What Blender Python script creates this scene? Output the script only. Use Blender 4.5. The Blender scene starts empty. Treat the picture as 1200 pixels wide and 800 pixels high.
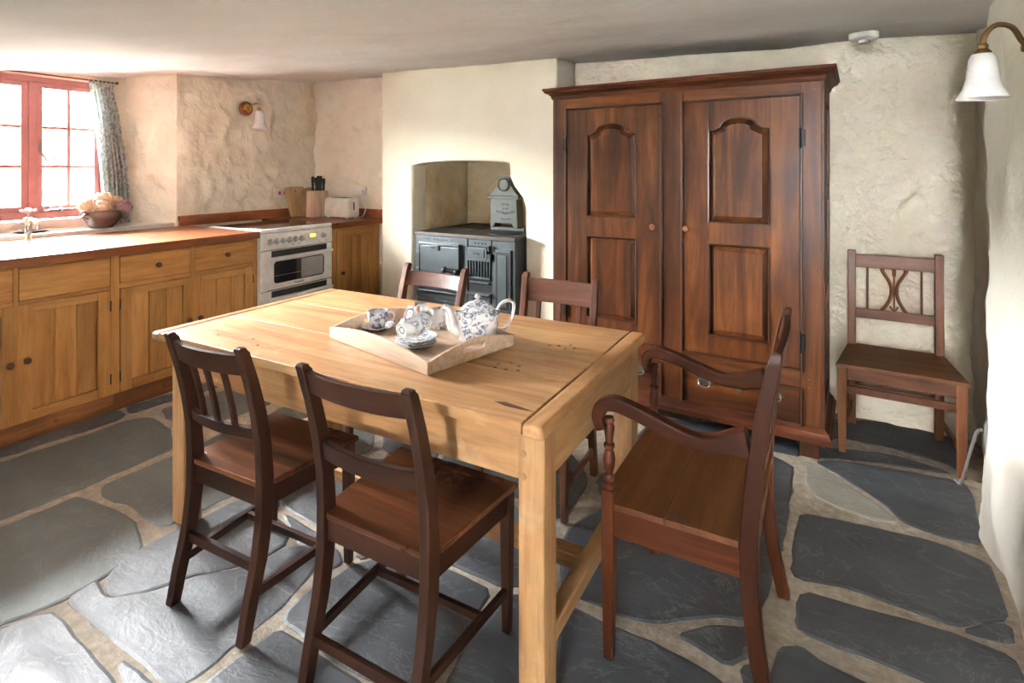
import bpy, bmesh, math, random
from mathutils import Vector, Matrix, noise
SC = bpy.context.scene
COL = SC.collection
R = math.radians
random.seed(7)

# ---------------------------------------------------------------- camera, sky, exposure
cam_d = bpy.data.cameras.new('camera')
cam = bpy.data.objects.new('camera', cam_d)
COL.objects.link(cam)
cam.location = (0, 0, 1.40)
cam.rotation_euler = (R(90), 0, R(29.0))
cam_d.sensor_width = 36
cam_d.lens = 652.5 / 1200 * 36
cam_d.shift_y = -201 / 1200
cam_d.clip_start = 0.02
SC.camera = cam

SKY_STRENGTH = 260.0
w = bpy.data.worlds.new('sky')
SC.world = w
w.use_nodes = True
bg = w.node_tree.nodes['Background']
bg.inputs[0].default_value = (0.96, 0.98, 1.0, 1)
bg.inputs[1].default_value = SKY_STRENGTH
SC.view_settings.view_transform = 'Standard'
SC.view_settings.look = 'None'
SC.view_settings.gamma = 1
SC.view_settings.use_curve_mapping = False
SC.view_settings.exposure = 0.88

def portal(loc, rot, sx, sy):
    l = bpy.data.lights.new('window_portal', 'AREA')
    l.shape = 'RECTANGLE'; l.size = sx; l.size_y = sy
    l.cycles.is_portal = True
    o = bpy.data.objects.new('window_portal', l)
    COL.objects.link(o); o.location = loc; o.rotation_euler = rot
portal((-4.86, 1.53, 1.55), (R(90), 0, R(-90)), 1.5, 1.1)      # kitchen window, light goes +X
portal((.18, -2.78, 1.35), (R(90), 0, R(180)), .46, .46)       # added fill window behind, light goes +Y

# ---------------------------------------------------------------- materials
def new_mat(name):
    m = bpy.data.materials.new(name); m.use_nodes = True
    nt = m.node_tree
    return m, nt, nt.nodes['Principled BSDF']
def node(nt, t, **k):
    n = nt.nodes.new(t)
    for a, b in k.items(): setattr(n, a, b)
    return n
def coords(nt, scale=(1, 1, 1), rand=True):
    tc = node(nt, 'ShaderNodeTexCoord')
    mp = node(nt, 'ShaderNodeMapping')
    mp.inputs['Scale'].default_value = scale
    if rand:
        oi = node(nt, 'ShaderNodeObjectInfo')
        ad = node(nt, 'ShaderNodeVectorMath', operation='MULTIPLY_ADD')
        nt.links.new(oi.outputs['Random'], ad.inputs[0])
        ad.inputs[1].default_value = (7.3, 5.1, 9.7)
        nt.links.new(tc.outputs['Object'], ad.inputs[2])
        nt.links.new(ad.outputs[0], mp.inputs[0])
    else:
        nt.links.new(tc.outputs['Object'], mp.inputs[0])
    return mp.outputs[0]
def noise_n(nt, vec, scale, detail=5, rough=.55, dist=0):
    n = node(nt, 'ShaderNodeTexNoise')
    n.inputs['Scale'].default_value = scale; n.inputs['Detail'].default_value = detail
    n.inputs['Roughness'].default_value = rough; n.inputs['Distortion'].default_value = dist
    nt.links.new(vec, n.inputs['Vector'])
    return n.outputs['Fac']
def ramp(nt, fac, stops):
    r = node(nt, 'ShaderNodeValToRGB')
    e = r.color_ramp.elements
    while len(e) < len(stops): e.new(0.5)
    for i, (p, c) in enumerate(stops):
        e[i].position = p; e[i].color = tuple(c) + ((1,) if len(c) == 3 else ())
    nt.links.new(fac, r.inputs[0])
    return r.outputs[0]
def mixc(nt, fac, a, b, mode='MIX'):
    m = node(nt, 'ShaderNodeMix', data_type='RGBA', blend_type=mode)
    for s, v in ((m.inputs[0], fac), (m.inputs[6], a), (m.inputs[7], b)):
        if hasattr(v, 'is_linked') or hasattr(v, 'links'): nt.links.new(v, s)
        elif isinstance(v, (int, float)): s.default_value = v
        else: s.default_value = tuple(v) + ((1,) if len(v) == 3 else ())
    return m.outputs[2]
def bump(nt, bs, h, strength=.3, dist=.01, prev=None):
    b = node(nt, 'ShaderNodeBump')
    b.inputs['Strength'].default_value = strength; b.inputs['Distance'].default_value = dist
    nt.links.new(h, b.inputs['Height'])
    if prev: nt.links.new(prev, b.inputs['Normal'])
    nt.links.new(b.outputs[0], bs.inputs['Normal'])
    return b.outputs[0]
def grey(v): return (v, v, v)

def plain(name, col, rough=.5, metal=0, coat=0, spec=.5, emit=None):
    m, nt, bs = new_mat(name)
    bs.inputs['Base Color'].default_value = tuple(col) + (1,)
    bs.inputs['Roughness'].default_value = rough
    bs.inputs['Metallic'].default_value = metal
    bs.inputs['Coat Weight'].default_value = coat
    bs.inputs['Specular IOR Level'].default_value = spec
    v = coords(nt); n = noise_n(nt, v, 9, 4)
    c = ramp(nt, n, [(.3, [x * .86 for x in col]), (.7, [min(1, x * 1.1) for x in col])])
    nt.links.new(c, bs.inputs['Base Color'])
    if emit:
        bs.inputs['Emission Color'].default_value = tuple(col) + (1,)
        bs.inputs['Emission Strength'].default_value = emit
    return m

def wood(name, dark, mid, light, axis='X', scale=1.0, rough=.42, bmp=.2, coat=0.0, wear=None, dirt=.35, spec=.35):
    m, nt, bs = new_mat(name)
    s = {'X': (.09, 1, 1), 'Y': (1, .09, 1), 'Z': (1, 1, .09)}[axis]
    v = coords(nt, tuple(k * scale for k in s))
    n1 = noise_n(nt, v, 9, 5, .6, 1.2)
    n2 = noise_n(nt, v, 60, 3, .6, .3)
    v2 = coords(nt, (1, 1, 1)); n3 = noise_n(nt, v2, 3.2, 4, .6)
    c = ramp(nt, n1, [(.28, dark), (.5, mid), (.72, light)])
    st = ramp(nt, n2, [(.35, grey(.62)), (.55, grey(1))])
    c = mixc(nt, .55, c, st, 'MULTIPLY')
    bl = ramp(nt, n3, [(.18, grey(.40)), (.58, grey(1.0))])
    c = mixc(nt, dirt, c, bl, 'MULTIPLY')
    oi = node(nt, 'ShaderNodeObjectInfo')
    vr = ramp(nt, oi.outputs['Random'], [(0, grey(.80)), (1, grey(1.12))])
    c = mixc(nt, 1.0, c, vr, 'MULTIPLY')
    if wear:
        n4 = noise_n(nt, v2, 7.0, 6, .65)
        f = ramp(nt, n4, [(.56, grey(0)), (.80, grey(.55))])
        c = mixc(nt, f, c, wear)
    nt.links.new(c, bs.inputs['Base Color'])
    rr = ramp(nt, n3, [(.1, grey(max(0.05, rough - .08))), (.9, grey(min(1, rough + .12)))])
    nt.links.new(rr, bs.inputs['Roughness'])
    bs.inputs['Specular IOR Level'].default_value = spec
    bs.inputs['Coat Weight'].default_value = coat
    bs.inputs['Coat Roughness'].default_value = .25
    bump(nt, bs, n2, bmp, .002)
    return m

def plaster(name, col, dark, amt=.6, sc=1.0):
    m, nt, bs = new_mat(name)
    v = coords(nt, (1, 1, 1), rand=False)
    n1 = noise_n(nt, v, 1.6, 6, .65); n2 = noise_n(nt, v, 9 * sc, 7, .55, .3); n3 = noise_n(nt, v, 70, 3)
    c = ramp(nt, n1, [(.3, dark), (.62, col)])
    nt.links.new(c, bs.inputs['Base Color'])
    bs.inputs['Roughness'].default_value = .92
    bs.inputs['Specular IOR Level'].default_value = .15
    b = bump(nt, bs, n2, amt, .035)
    bump(nt, bs, n3, amt * .35, .004, b)
    return m

def slate(name, a, b, vein, rough=.36):
    m, nt, bs = new_mat(name)
    v = coords(nt, (1, 1.5, 1))
    n1 = noise_n(nt, v, 2.2, 8, .65, .3); n2 = noise_n(nt, v, 6, 10, .68, .5); n3 = noise_n(nt, v, 3.0, 7, .65, 1.2)
    c = ramp(nt, n1, [(.3, a), (.68, b)])
    d = ramp(nt, n3, [(.488, grey(0)), (.5, grey(.40)), (.512, grey(0))])
    c = mixc(nt, d, c, vein)
    g = ramp(nt, n2, [(.35, grey(.7)), (.6, grey(1.08))])
    c = mixc(nt, .6, c, g, 'MULTIPLY')
    nt.links.new(c, bs.inputs['Base Color'])
    rr = ramp(nt, n2, [(.3, grey(rough - .06)), (.7, grey(rough + .12))])
    nt.links.new(rr, bs.inputs['Roughness'])
    bs.inputs['Specular IOR Level'].default_value = 1.0
    bb = bump(nt, bs, n2, .5, .012)
    n5 = noise_n(nt, v, 40, 5, .6)
    bump(nt, bs, n5, .15, .003, bb)
    return m

M = {}
M['wall'] = plaster('cream limewash', (.89, .82, .69), (.80, .72, .57), 1.0)
M['wall_smooth'] = plaster('cream smooth plaster', (.74, .69, .56), (.68, .62, .48), .22, .6)
M['wall_white'] = plaster('white limewash', (.86, .83, .74), (.80, .74, .62), .5)
M['ceiling'] = plaster('white ceiling plaster', (.93, .935, .945), (.86, .865, .875), .3, .5)
M['alcove'] = plaster('dimmed stained cream plaster', (.62, .53, .36), (.36, .22, .09), .6)  # colour darkened to stand in for dimmer light; brown patches are stains
M['slate_b'] = slate('blue slate', (.030, .035, .041), (.084, .095, .106), (.30, .31, .30), .50)
M['slate_g'] = slate('green slate', (.066, .080, .076), (.132, .152, .144), (.22, .22, .19), .52)
M['slate_p'] = slate('pale chipped slate', (.20, .19, .15), (.46, .45, .40), (.5, .5, .46), .5)
m, nt, bs = new_mat('lime mortar'); v = coords(nt, rand=False)
n1 = noise_n(nt, v, 30, 6, .7); n2 = noise_n(nt, v, 2.2, 4)
c = ramp(nt, n1, [(.3, (.28, .23, .17)), (.7, (.52, .45, .36))])
c = mixc(nt, .4, c, ramp(nt, n2, [(.3, grey(.6)), (.7, grey(1.1))]), 'MULTIPLY')
nt.links.new(c, bs.inputs['Base Color']); bs.inputs['Roughness'].default_value = .85
bump(nt, bs, n1, .6, .008); M['mortar'] = m

for ax in 'XYZ':
    M['pine' + ax] = wood('scrubbed pine ' + ax, (.32, .142, .054), (.48, .25, .102), (.58, .355, .168), ax, 1, .44, .2, 0, (.66, .47, .29), .5, .5)
    M['oak' + ax] = wood('golden oak ' + ax, (.33, .135, .036), (.48, .225, .064), (.58, .305, .105), ax, 1, .45, .2)
    M['ward' + ax] = wood('polished dark oak ' + ax, (.024, .007, .0025), (.102, .029, .006), (.235, .076, .015), ax, .9, .36, .2, .05, None, .85)
    M['dark' + ax] = wood('dark stained oak ' + ax, (.014, .005, .003), (.034, .011, .006), (.070, .025, .012), ax, 1, .40, .25, .0, None, .4, .3)
    M['brown' + ax] = wood('mid brown oak ' + ax, (.058, .018, .006), (.165, .055, .018), (.26, .10, .034), ax, 1, .40, .25, .03, None, .5)
    M['mahog' + ax] = wood('reddish mahogany ' + ax, (.060, .020, .010), (.115, .041, .021), (.18, .070, .038), ax, 1, .4, .2, .05, None, .4)
M['ward_edge'] = plain('dark polished moulding', (.055, .018, .008), .3)
for ax in 'XYZ':
    M['umber' + ax] = wood('umber brown oak ' + ax, (.020, .005, .002), (.068, .017, .006), (.135, .040, .014), ax, 1, .38, .25, 0, None, .5, .22)
M['plank_seat'] = wood('polished plank seat', (.08, .028, .009), (.165, .062, .021), (.24, .10, .038), 'X', 1, .38, .2, .03, None, .6)
M['seat_worn'] = wood('worn elm seat', (.022, .008, .004), (.13, .045, .018), (.32, .13, .055), 'X', .8, .28, .3, .1, None, .8)
M['worktop'] = wood('oiled iroko', (.13, .030, .010), (.27, .078, .025), (.40, .14, .05), 'Y', 1, .30, .1, .25)
M['plinth'] = wood('stained plinth', (.06, .02, .008), (.20, .075, .025), (.33, .14, .05), 'Y', 1, .5, .2, 0, None, .8)
M['beech'] = wood('pale beech', (.62, .42, .28), (.74, .54, .39), (.82, .65, .49), 'X', 1, .45, .08, 0, None, .1)
M['beechZ'] = wood('pale beech upright', (.62, .42, .28), (.74, .54, .39), (.82, .65, .49), 'Z', 1, .45, .08, 0, None, .1)
M['board'] = wood('chopping board wood', (.38, .22, .10), (.52, .33, .16), (.62, .42, .22), 'Z', 1, .5, .1)
M['knob'] = plain('dark knob wood', (.07, .022, .012), .35)
M['knob_l'] = plain('light knob wood', (.24, .085, .035), .35)
M['enamel'] = plain('white enamel', (.88, .89, .88), .22, 0, .3)
M['grey_pl'] = plain('grey control knob', (.45, .46, .47), .3, .5)
M['black_gap'] = plain('dark recess', (.012, .010, .009), .6)
M['hob'] = plain('ceramic hob glass', (.010, .008, .008), .08, 0, .5)
M['oven_glass'] = plain('oven door glass', (.016, .018, .018), .06, 0, .6)
M['rack'] = plain('oven rack wire', (.35, .34, .30), .3, 1)
M['amber'] = plain('amber display', (.95, .72, .12), .4, 0, 0, .5, .8)
M['red_lamp'] = plain('red switch', (.55, .03, .03), .3)
M['steel'] = plain('brushed steel', (.62, .63, .64), .24, 1)
M['chrome'] = plain('chrome', (.72, .73, .75), .10, 1)
M['brass'] = plain('aged brass', (.60, .36, .09), .25, 1)
M['bronze'] = plain('antique bronze', (.17, .095, .04), .35, .9)
M['iron'] = plain('blackleaded iron', (.095, .112, .118), .30, .45)
M['iron_top'] = plain('worn iron hotplate', (.065, .055, .048), .42, .5)
M['iron_dark'] = plain('soot black iron', (.012, .012, .013), .5, .3)
M['iron_green'] = plain('green grey iron', (.040, .047, .039), .45, .3)
M['black_metal'] = plain('black hinge iron', (.02, .02, .02), .4, .6)
M['red_paint'] = plain('brick red paint', (.34, .125, .115), .4)
M['red_dark'] = plain('weathered red paint', (.40, .085, .07), .5)
M['sill'] = plain('pale stone sill', (.66, .64, .60), .3)
M['terracotta'] = plain('brown glazed stoneware', (.10, .062, .048), .22, 0, .3)
M['shade'] = plain('opal glass shade', (.86, .86, .85), .25, 0, .3)
M['white_pl'] = plain('white plastic', (.80, .78, .73), .35)
M['cream_pl'] = plain('cream plastic', (.80, .76, .68), .3)
M['black_pl'] = plain('black plastic', (.015, .015, .015), .35)
M['backplate'] = plain('stained wood rose', (.20, .055, .018), .35)
M['pewter'] = plain('pewter drawer pull', (.34, .32, .29), .3, 1)
M['verdigris'] = plain('verdigris brass', (.17, .17, .10), .4, .8)
M['paper'] = plain('white paper', (.82, .82, .84), .6)
M['foil'] = plain('dark teabag envelope', (.035, .015, .012), .35)
M['orange_pr'] = plain('orange printed paper', (.75, .16, .03), .5)
M['ink'] = plain('dark print', (.03, .03, .04), .6)
M['hyd1'] = plain('dried cream petals', (.44, .30, .20), .8)
M['hyd2'] = plain('dried peach petals', (.50, .35, .24), .8)
M['hyd3'] = plain('dried mauve petals', (.26, .14, .16), .8)
M['stem'] = plain('dry stem', (.16, .13, .06), .8)
M['cable'] = plain('grey cable', (.22, .21, .20), .6)
M['leaf'] = plain('garden foliage', (.30, .36, .16), .8)
M['bounce_ground'] = plain('pale bounce ground', (.56, .62, .53), .9)  # ground kept pale so it bounces light up to the ceiling

m, nt, bs = new_mat('window glass')
for n in list(nt.nodes):
    if n.type != 'OUTPUT_MATERIAL': nt.nodes.remove(n)
tr = node(nt, 'ShaderNodeBsdfTransparent'); gl = node(nt, 'ShaderNodeBsdfGlossy'); fr = node(nt, 'ShaderNodeFresnel'); mx = node(nt, 'ShaderNodeMixShader')
gl.inputs['Roughness'].default_value = .02; fr.inputs[0].default_value = 1.3
nt.links.new(fr.outputs[0], mx.inputs[0]); nt.links.new(tr.outputs[0], mx.inputs[1]); nt.links.new(gl.outputs[0], mx.inputs[2])
nt.links.new(mx.outputs[0], nt.nodes['Material Output'].inputs[0]); M['glass'] = m

def china(name, sc):
    m, nt, bs = new_mat(name)
    v = coords(nt)
    n1 = noise_n(nt, v, sc, 3, .6, 2.2); n2 = noise_n(nt, v, sc * 3.4, 3, .6, 1.0); n0 = noise_n(nt, v, sc * .45, 2, .5)
    a = ramp(nt, n1, [(.48, grey(0)), (.52, grey(1))]); b = ramp(nt, n2, [(.40, grey(.15)), (.50, grey(1))])
    g = ramp(nt, n0, [(.40, grey(0)), (.48, grey(1))])
    f = mixc(nt, 1.0, mixc(nt, 1.0, a, b, 'MULTIPLY'), g, 'MULTIPLY')
    c = mixc(nt, f, (.76, .755, .73), (.13, .17, .27))
    nt.links.new(c, bs.inputs['Base Color']); bs.inputs['Roughness'].default_value = .14
    bs.inputs['Coat Weight'].default_value = .4
    return m
M['china'] = china('blue and white china', 26)
M['china2'] = china('blue and white china fine', 40)
M['china_w'] = plain('white china', (.76, .755, .73), .14, 0, .4)

m, nt, bs = new_mat('printed curtain cotton'); v = coords(nt, (1, 1, 1), rand=False)
vo = node(nt, 'ShaderNodeTexVoronoi'); vo.inputs['Scale'].default_value = 14; nt.links.new(v, vo.inputs['Vector'])
n2 = noise_n(nt, v, 60, 3, .6, 1)
a = ramp(nt, vo.outputs['Distance'], [(.16, grey(.15)), (.22, grey(.9)), (.40, grey(.75)), (.46, grey(.1)), (.62, grey(.1)), (.66, grey(.7))])
b = ramp(nt, n2, [(.44, grey(.25)), (.54, grey(1))])
f = mixc(nt, 1.0, a, b, 'MULTIPLY')
c = mixc(nt, f, (.86, .88, .85), (.26, .32, .36)); nt.links.new(c, bs.inputs['Base Color'])
bs.inputs['Roughness'].default_value = .9
tl_ = node(nt, 'ShaderNodeBsdfTranslucent'); nt.links.new(c, tl_.inputs[0]); mx = node(nt, 'ShaderNodeMixShader'); mx.inputs[0].default_value = .62
nt.links.new(bs.outputs[0], mx.inputs[1]); nt.links.new(tl_.outputs[0], mx.inputs[2]); nt.links.new(mx.outputs[0], nt.nodes['Material Output'].inputs[0])
M['curtain'] = m

# ---------------------------------------------------------------- mesh helpers
class MB:
    def __init__(s): s.v = []; s.f = []
    def add(s, vs, fs):
        b = len(s.v); s.v += [tuple(p) for p in vs]; s.f += [tuple(b + i for i in f) for f in fs]; return s
    def box(s, x0, x1, y0, y1, z0, z1):
        return s.add([(x0,y0,z0),(x1,y0,z0),(x1,y1,z0),(x0,y1,z0),(x0,y0,z1),(x1,y0,z1),(x1,y1,z1),(x0,y1,z1)],
                     [(0,3,2,1),(4,5,6,7),(0,1,5,4),(1,2,6,5),(2,3,7,6),(3,0,4,7)])
    def loft(s, rings, cap=True, closed=False):
        n = len(rings[0]); vs = [p for r in rings for p in r]; fs = []
        m = len(rings)
        for i in range(m if closed else m - 1):
            a, b = i * n, ((i + 1) % m) * n
            for j in range(n):
                k = (j + 1) % n; fs.append((a + j, a + k, b + k, b + j))
        if cap and not closed:
            fs.append(tuple(range(n))[::-1]); fs.append(tuple((m - 1) * n + j for j in range(n)))
        return s.add(vs, fs)
    def bar(s, p, q, w, h, w2=None, h2=None):
        p, q = Vector(p), Vector(q); d = (q - p).normalized()
        up = Vector((0, 0, 1)) if abs(d.z) < .95 else Vector((0, 1, 0))
        sd = d.cross(up).normalized(); u = sd.cross(d)
        w2 = w2 or w; h2 = h2 or h
        r = lambda c, a, b: [c - sd*a/2 - u*b/2, c + sd*a/2 - u*b/2, c + sd*a/2 + u*b/2, c - sd*a/2 + u*b/2]
        return s.loft([r(p, w, h), r(q, w2, h2)])
    def tube(s, path, r, n=10, cap=True):
        path = [Vector(p) for p in path]; rings = []
        rs = r if isinstance(r, (list, tuple)) else [r] * len(path)
        prev = None
        for i, p in enumerate(path):
            d = (path[min(i + 1, len(path) - 1)] - path[max(i - 1, 0)]).normalized()
            if prev is None:
                a = Vector((0, 0, 1)) if abs(d.z) < .9 else Vector((1, 0, 0))
                u = d.cross(a).normalized()
            else:
                u = (prev - d * prev.dot(d)).normalized()
            prev = u; w_ = d.cross(u)
            rings.append([p + (u * math.cos(t) + w_ * math.sin(t)) * rs[i] for t in [2 * math.pi * k / n for k in range(n)]])
        return s.loft(rings, cap)
    def lathe(s, prof, c=(0, 0, 0), n=24, axis='Z', sx=1, sy=1, cap=True):
        rings = []
        for r, h in prof:
            ring = []
            for k in range(n):
                t = 2 * math.pi * k / n; a, b = r * math.cos(t) * sx, r * math.sin(t) * sy
                p = {'Z': (a, b, h), 'X': (h, a, b), 'Y': (b, h, a)}[axis]
                ring.append((c[0] + p[0], c[1] + p[1], c[2] + p[2]))
            rings.append(ring)
        return s.loft(rings, cap)
    def prism(s, out, y0, y1, plane='XZ'):
        f = {'XZ': lambda a, b, y: (a, y, b), 'YZ': lambda a, b, y: (y, a, b), 'XY': lambda a, b, y: (a, b, y)}[plane]
        n = len(out)
        vs = [f(a, b, y0) for a, b in out] + [f(a, b, y1) for a, b in out]
        fs = [tuple(range(n)), tuple(range(2 * n - 1, n - 1, -1))]
        for j in range(n): fs.append((j, (j + 1) % n, n + (j + 1) % n, n + j))
        return s.add(vs, fs)
    def sphere(s, c, r, n=12, sx=1, sy=1, sz=1):
        m = max(5, n // 2)
        prof = [(max(1e-4, r * math.sin(math.pi * i / m)), -r * math.cos(math.pi * i / m) * sz) for i in range(m + 1)]
        return s.lathe(prof, c, n, 'Z', sx, sy, True)
    def xf(s, mat):
        s.v = [tuple(mat @ Vector(p)) for p in s.v]; return s
    def build(s, name, mat, parent=None, bev=0, smooth=False, seg=2, subs=0, recalc=True):
        me = bpy.data.meshes.new(name); me.from_pydata(s.v, [], s.f)
        bm = bmesh.new(); bm.from_mesh(me)
        if recalc: bmesh.ops.recalc_face_normals(bm, faces=bm.faces)
        bm.to_mesh(me); bm.free()
        me.materials.append(M[mat] if isinstance(mat, str) else mat)
        o = bpy.data.objects.new(name, me); COL.objects.link(o)
        if parent: o.parent = parent
        if smooth:
            for p in me.polygons: p.use_smooth = True
            me.set_sharp_from_angle(angle=R(38))
        if subs:
            md = o.modifiers.new('s', 'SUBSURF'); md.levels = md.render_levels = subs
        if bev:
            md = o.modifiers.new('b', 'BEVEL'); md.width = bev; md.segments = seg; md.limit_method = 'ANGLE'; md.angle_limit = R(35)
            for p in me.polygons: p.use_smooth = True
            md.harden_normals = True
        return o

def tag(o, label, cat, group=None):
    o['label'] = label; o['category'] = cat
    if group: o['group'] = group
    return o
def thing(name, label, cat, loc=(0, 0, 0), rz=0, group=None):
    o = bpy.data.objects.new(name, None); COL.objects.link(o); o.empty_display_size = .05
    o.location = loc; o.rotation_euler = (0, 0, rz)
    return tag(o, label, cat, group)
def struct(o): o['kind'] = 'structure'; return o
def bx(name, mat, parent, x0, x1, y0, y1, z0, z1, bev=.003): return MB().box(x0, x1, y0, y1, z0, z1).build(name, mat, parent, bev)
def lerp(a, b, t): return a + (b - a) * t
def interp(tab, x):
    for (a, b), (c, d) in zip(tab, tab[1:]):
        if x <= c: return lerp(b, d, max(0, (x - a) / (c - a)))
    return tab[-1][1]
def smooth_path(pts, n=8):
    P = [Vector(p) for p in pts]; P = [P[0] * 2 - P[1]] + P + [P[-1] * 2 - P[-2]]; out = []
    for i in range(1, len(P) - 2):
        a, b, c, d = P[i-1:i+3]
        for k in range(n):
            t = k / n
            out.append(.5 * (2*b + (c - a)*t + (2*a - 5*b + 4*c - d)*t*t + (3*b - a - 3*c + d)*t**3))
    out.append(P[-2]); return out

# ---------------------------------------------------------------- room shell
def ceil_z(x, y):
    yy = max(y, .55) if y > .55 else .55 - .02 * (.55 - y) * 0
    return 2.28 - .03 * (x + 4.4) + .102 * (yy - 3.9)
def rough(p, amp, seed, f=2.2):
    q = Vector(p) * f + Vector((seed * 3.7, seed * 1.3, seed * 7.1))
    a = noise.fractal(q, 1.0, 2.1, 5)
    b = noise.ridged_multi_fractal(q * 1.6, 1.0, 2.0, 3, 1.0, 2.0) - 1.0
    return amp * (.9 * a + .40 * b)
def wall(name, path, mat, amp=.018, seed=1, cell=.03, z1=2.42, hole=None, f=2.2, zadd=()):
    """plan path [(x,y)...] with the room on the left hand side; extruded upwards and roughened"""
    pts = []
    for (a, b) in zip(path, path[1:]):
        a, b = Vector(a), Vector(b); L = (b - a).length; n = max(1, int(L / cell))
        for i in range(n): pts.append(a.lerp(b, i / n))
    pts.append(Vector(path[-1]))
    zs = [-.12] + [i * cell for i in range(int(z1 / cell) + 1)]
    for za in zadd:
        k = min(range(len(zs)), key=lambda i: abs(zs[i] - za)); zs[k] = za
    V = []; F = []; n = len(zs)
    for i, p in enumerate(pts):
        t = (pts[min(i + 2, len(pts) - 1)] - pts[max(i - 2, 0)]).normalized(); nn = Vector((-t.y, t.x))
        for z in zs:
            d = rough((p.x, p.y, z), amp, seed, f)
            if hole and hole(p.x, p.y, z, True): d = 0
            V.append((p.x + nn.x * d, p.y + nn.y * d, z))
    for i in range(len(pts) - 1):
        for j in range(n - 1):
            c = (pts[i] + pts[i + 1]) / 2; zc = (zs[j] + zs[j + 1]) / 2
            if hole and hole(c.x, c.y, zc, False): continue
            F.append((i*n + j, (i+1)*n + j, (i+1)*n + j + 1, i*n + j + 1))
    mb = MB(); mb.v = V; mb.f = F
    return struct(mb.build(name, mat, None, 0, True, recalc=False))
WX = -4.78                                    # window plane
def win_hole(x, y, z, edge):
    e = .035 if edge else 0
    return x < WX + .03 and .84 - e < y < 2.21 + e and 1.05 - e < z < 2.05 + e
wall('wall_left', [(-4.45, -2.75), (-4.45, .50), (WX, .70), (WX, .84), (WX, 2.21), (WX, 2.36), (-4.45, 2.563), (-4.45, 4.0)][::-1], 'wall', .040, 1, .024, 2.42, win_hole, 4.2, (1.05, 2.05))
wall('wall_back_left', [(-4.52, 3.95), (-3.0, 3.93)][::-1], 'wall', .034, 2, f=3.4)
wall('wall_back', [(-1.75, 3.86), (.85, 3.67)][::-1], 'wall', .030, 3, f=3.4)
def rx(y): return .53 + .02 * max(0, min(1, (y - 2.2) / .5)) + .15 * max(0, min(1, (y - 2.70) / .42)) ** 1.5
rp = [(rx(y), y) for y in [3.75, 3.4, 3.15, 3.05, 2.95, 2.85, 2.75, 2.65, 2.4, 1.5, .5, -.5, -2.75]]
wr = wall('wall_right', rp[::-1], 'wall_white', .034, 4, .03)
for v_ in wr.data.vertices:                    # the masonry spreads towards its foot
    y, z = v_.co.y, v_.co.z
    k = max(0, 1 - max(z, 0) / .45) * max(0, min(1, (y - 2.5) / .5)) * max(0, min(1, (3.6 - y) / .4))
    v_.co.x -= .07 * k
wall('wall_front', [(-4.6, -2.7), (.8, -2.7)][::-1], 'wall', .01, 5, .06, 2.42,
     lambda x, y, z, e: (not e) and -.06 < x < .42 and 1.11 < z < 1.59)  # opening for the added fill window

# chimney breast with the range opening
HOLE = [(-2.86, 0), (-2.862, .7), (-2.858, 1.436), (-2.78, 1.452), (-2.5, 1.468), (-2.2, 1.466), (-2.02, 1.456), (-1.974, 1.446), (-1.972, 1.35),
        (-1.935, 1.28), (-1.868, 1.20), (-1.845, 1.13), (-1.842, .7), (-1.842, 0)]
YC, CL, CR, ZT = 3.52, -3.19, -1.594, 2.42
mb = MB()
def yj(x, z): return YC + rough((x, YC, z), .010, 9, 1.7)
nh = len(HOLE)
front = [(x, yj(x, z), z) for x, z in HOLE]; back = [(x, 3.68, z) for x, z in HOLE]
mb.add(front + back, [(i, i + 1, nh + i + 1, nh + i) for i in range(nh - 1)])
outer = [(CL, 0), (CL, .7), (CL, 1.436), (CL, ZT), (-2.5, ZT), (-2.2, ZT), (-2.02, ZT), (CR, ZT), (CR, 1.35), (CR, 1.28), (CR, 1.20), (CR, 1.13), (CR, .7), (CR, 0)]
b0 = len(mb.v)
mb.v += [(x, YC, z) for x, z in outer] + [(x, 4.0, z) for x, z in outer]
mb.f += [(i + 1, i, b0 + i, b0 + i + 1) for i in range(nh - 1)]
mb.f += [(b0 + i, b0 + nh + i, b0 + nh + i + 1, b0 + i + 1) for i in range(nh - 1)]
ch = struct(mb.build('wall_chimney', 'wall_smooth', None, .022, False, 3))
ca = wall('wall_alcove', [(-2.856, 3.60), (-2.856, 4.30), (-1.80, 4.30), (-1.80, 3.60)][::-1], 'alcove', .016, 6, .03, 1.6)
for v_ in ca.data.vertices:
    if v_.co.y < 3.70: v_.co.x = min(v_.co.x, -2.868) if v_.co.x < -2.4 else max(v_.co.x, -1.83)
so_c = MB().box(-2.95, -1.75, 3.60, 4.40, 1.468, 1.50).build('ceiling_alcove', 'alcove', None)
struct(so_c)
# ceiling
mb = MB(); nx, ny = 90, 110
for i in range(nx + 1):
    for j in range(ny + 1):
        x = -4.95 + 5.9 * i / nx; y = -2.9 + 7.0 * j / ny
        mb.v.append((x, y, ceil_z(x, y) + .020 * noise.fractal(Vector((x * 1.3, y * 1.3, 4)), 1, 2, 4)))
for i in range(nx):
    for j in range(ny):
        a = i * (ny + 1) + j; mb.f.append((a, a + 1, a + ny + 2, a + ny + 1))
struct(mb.build('ceiling', 'ceiling', None, 0, True, recalc=False))

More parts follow.
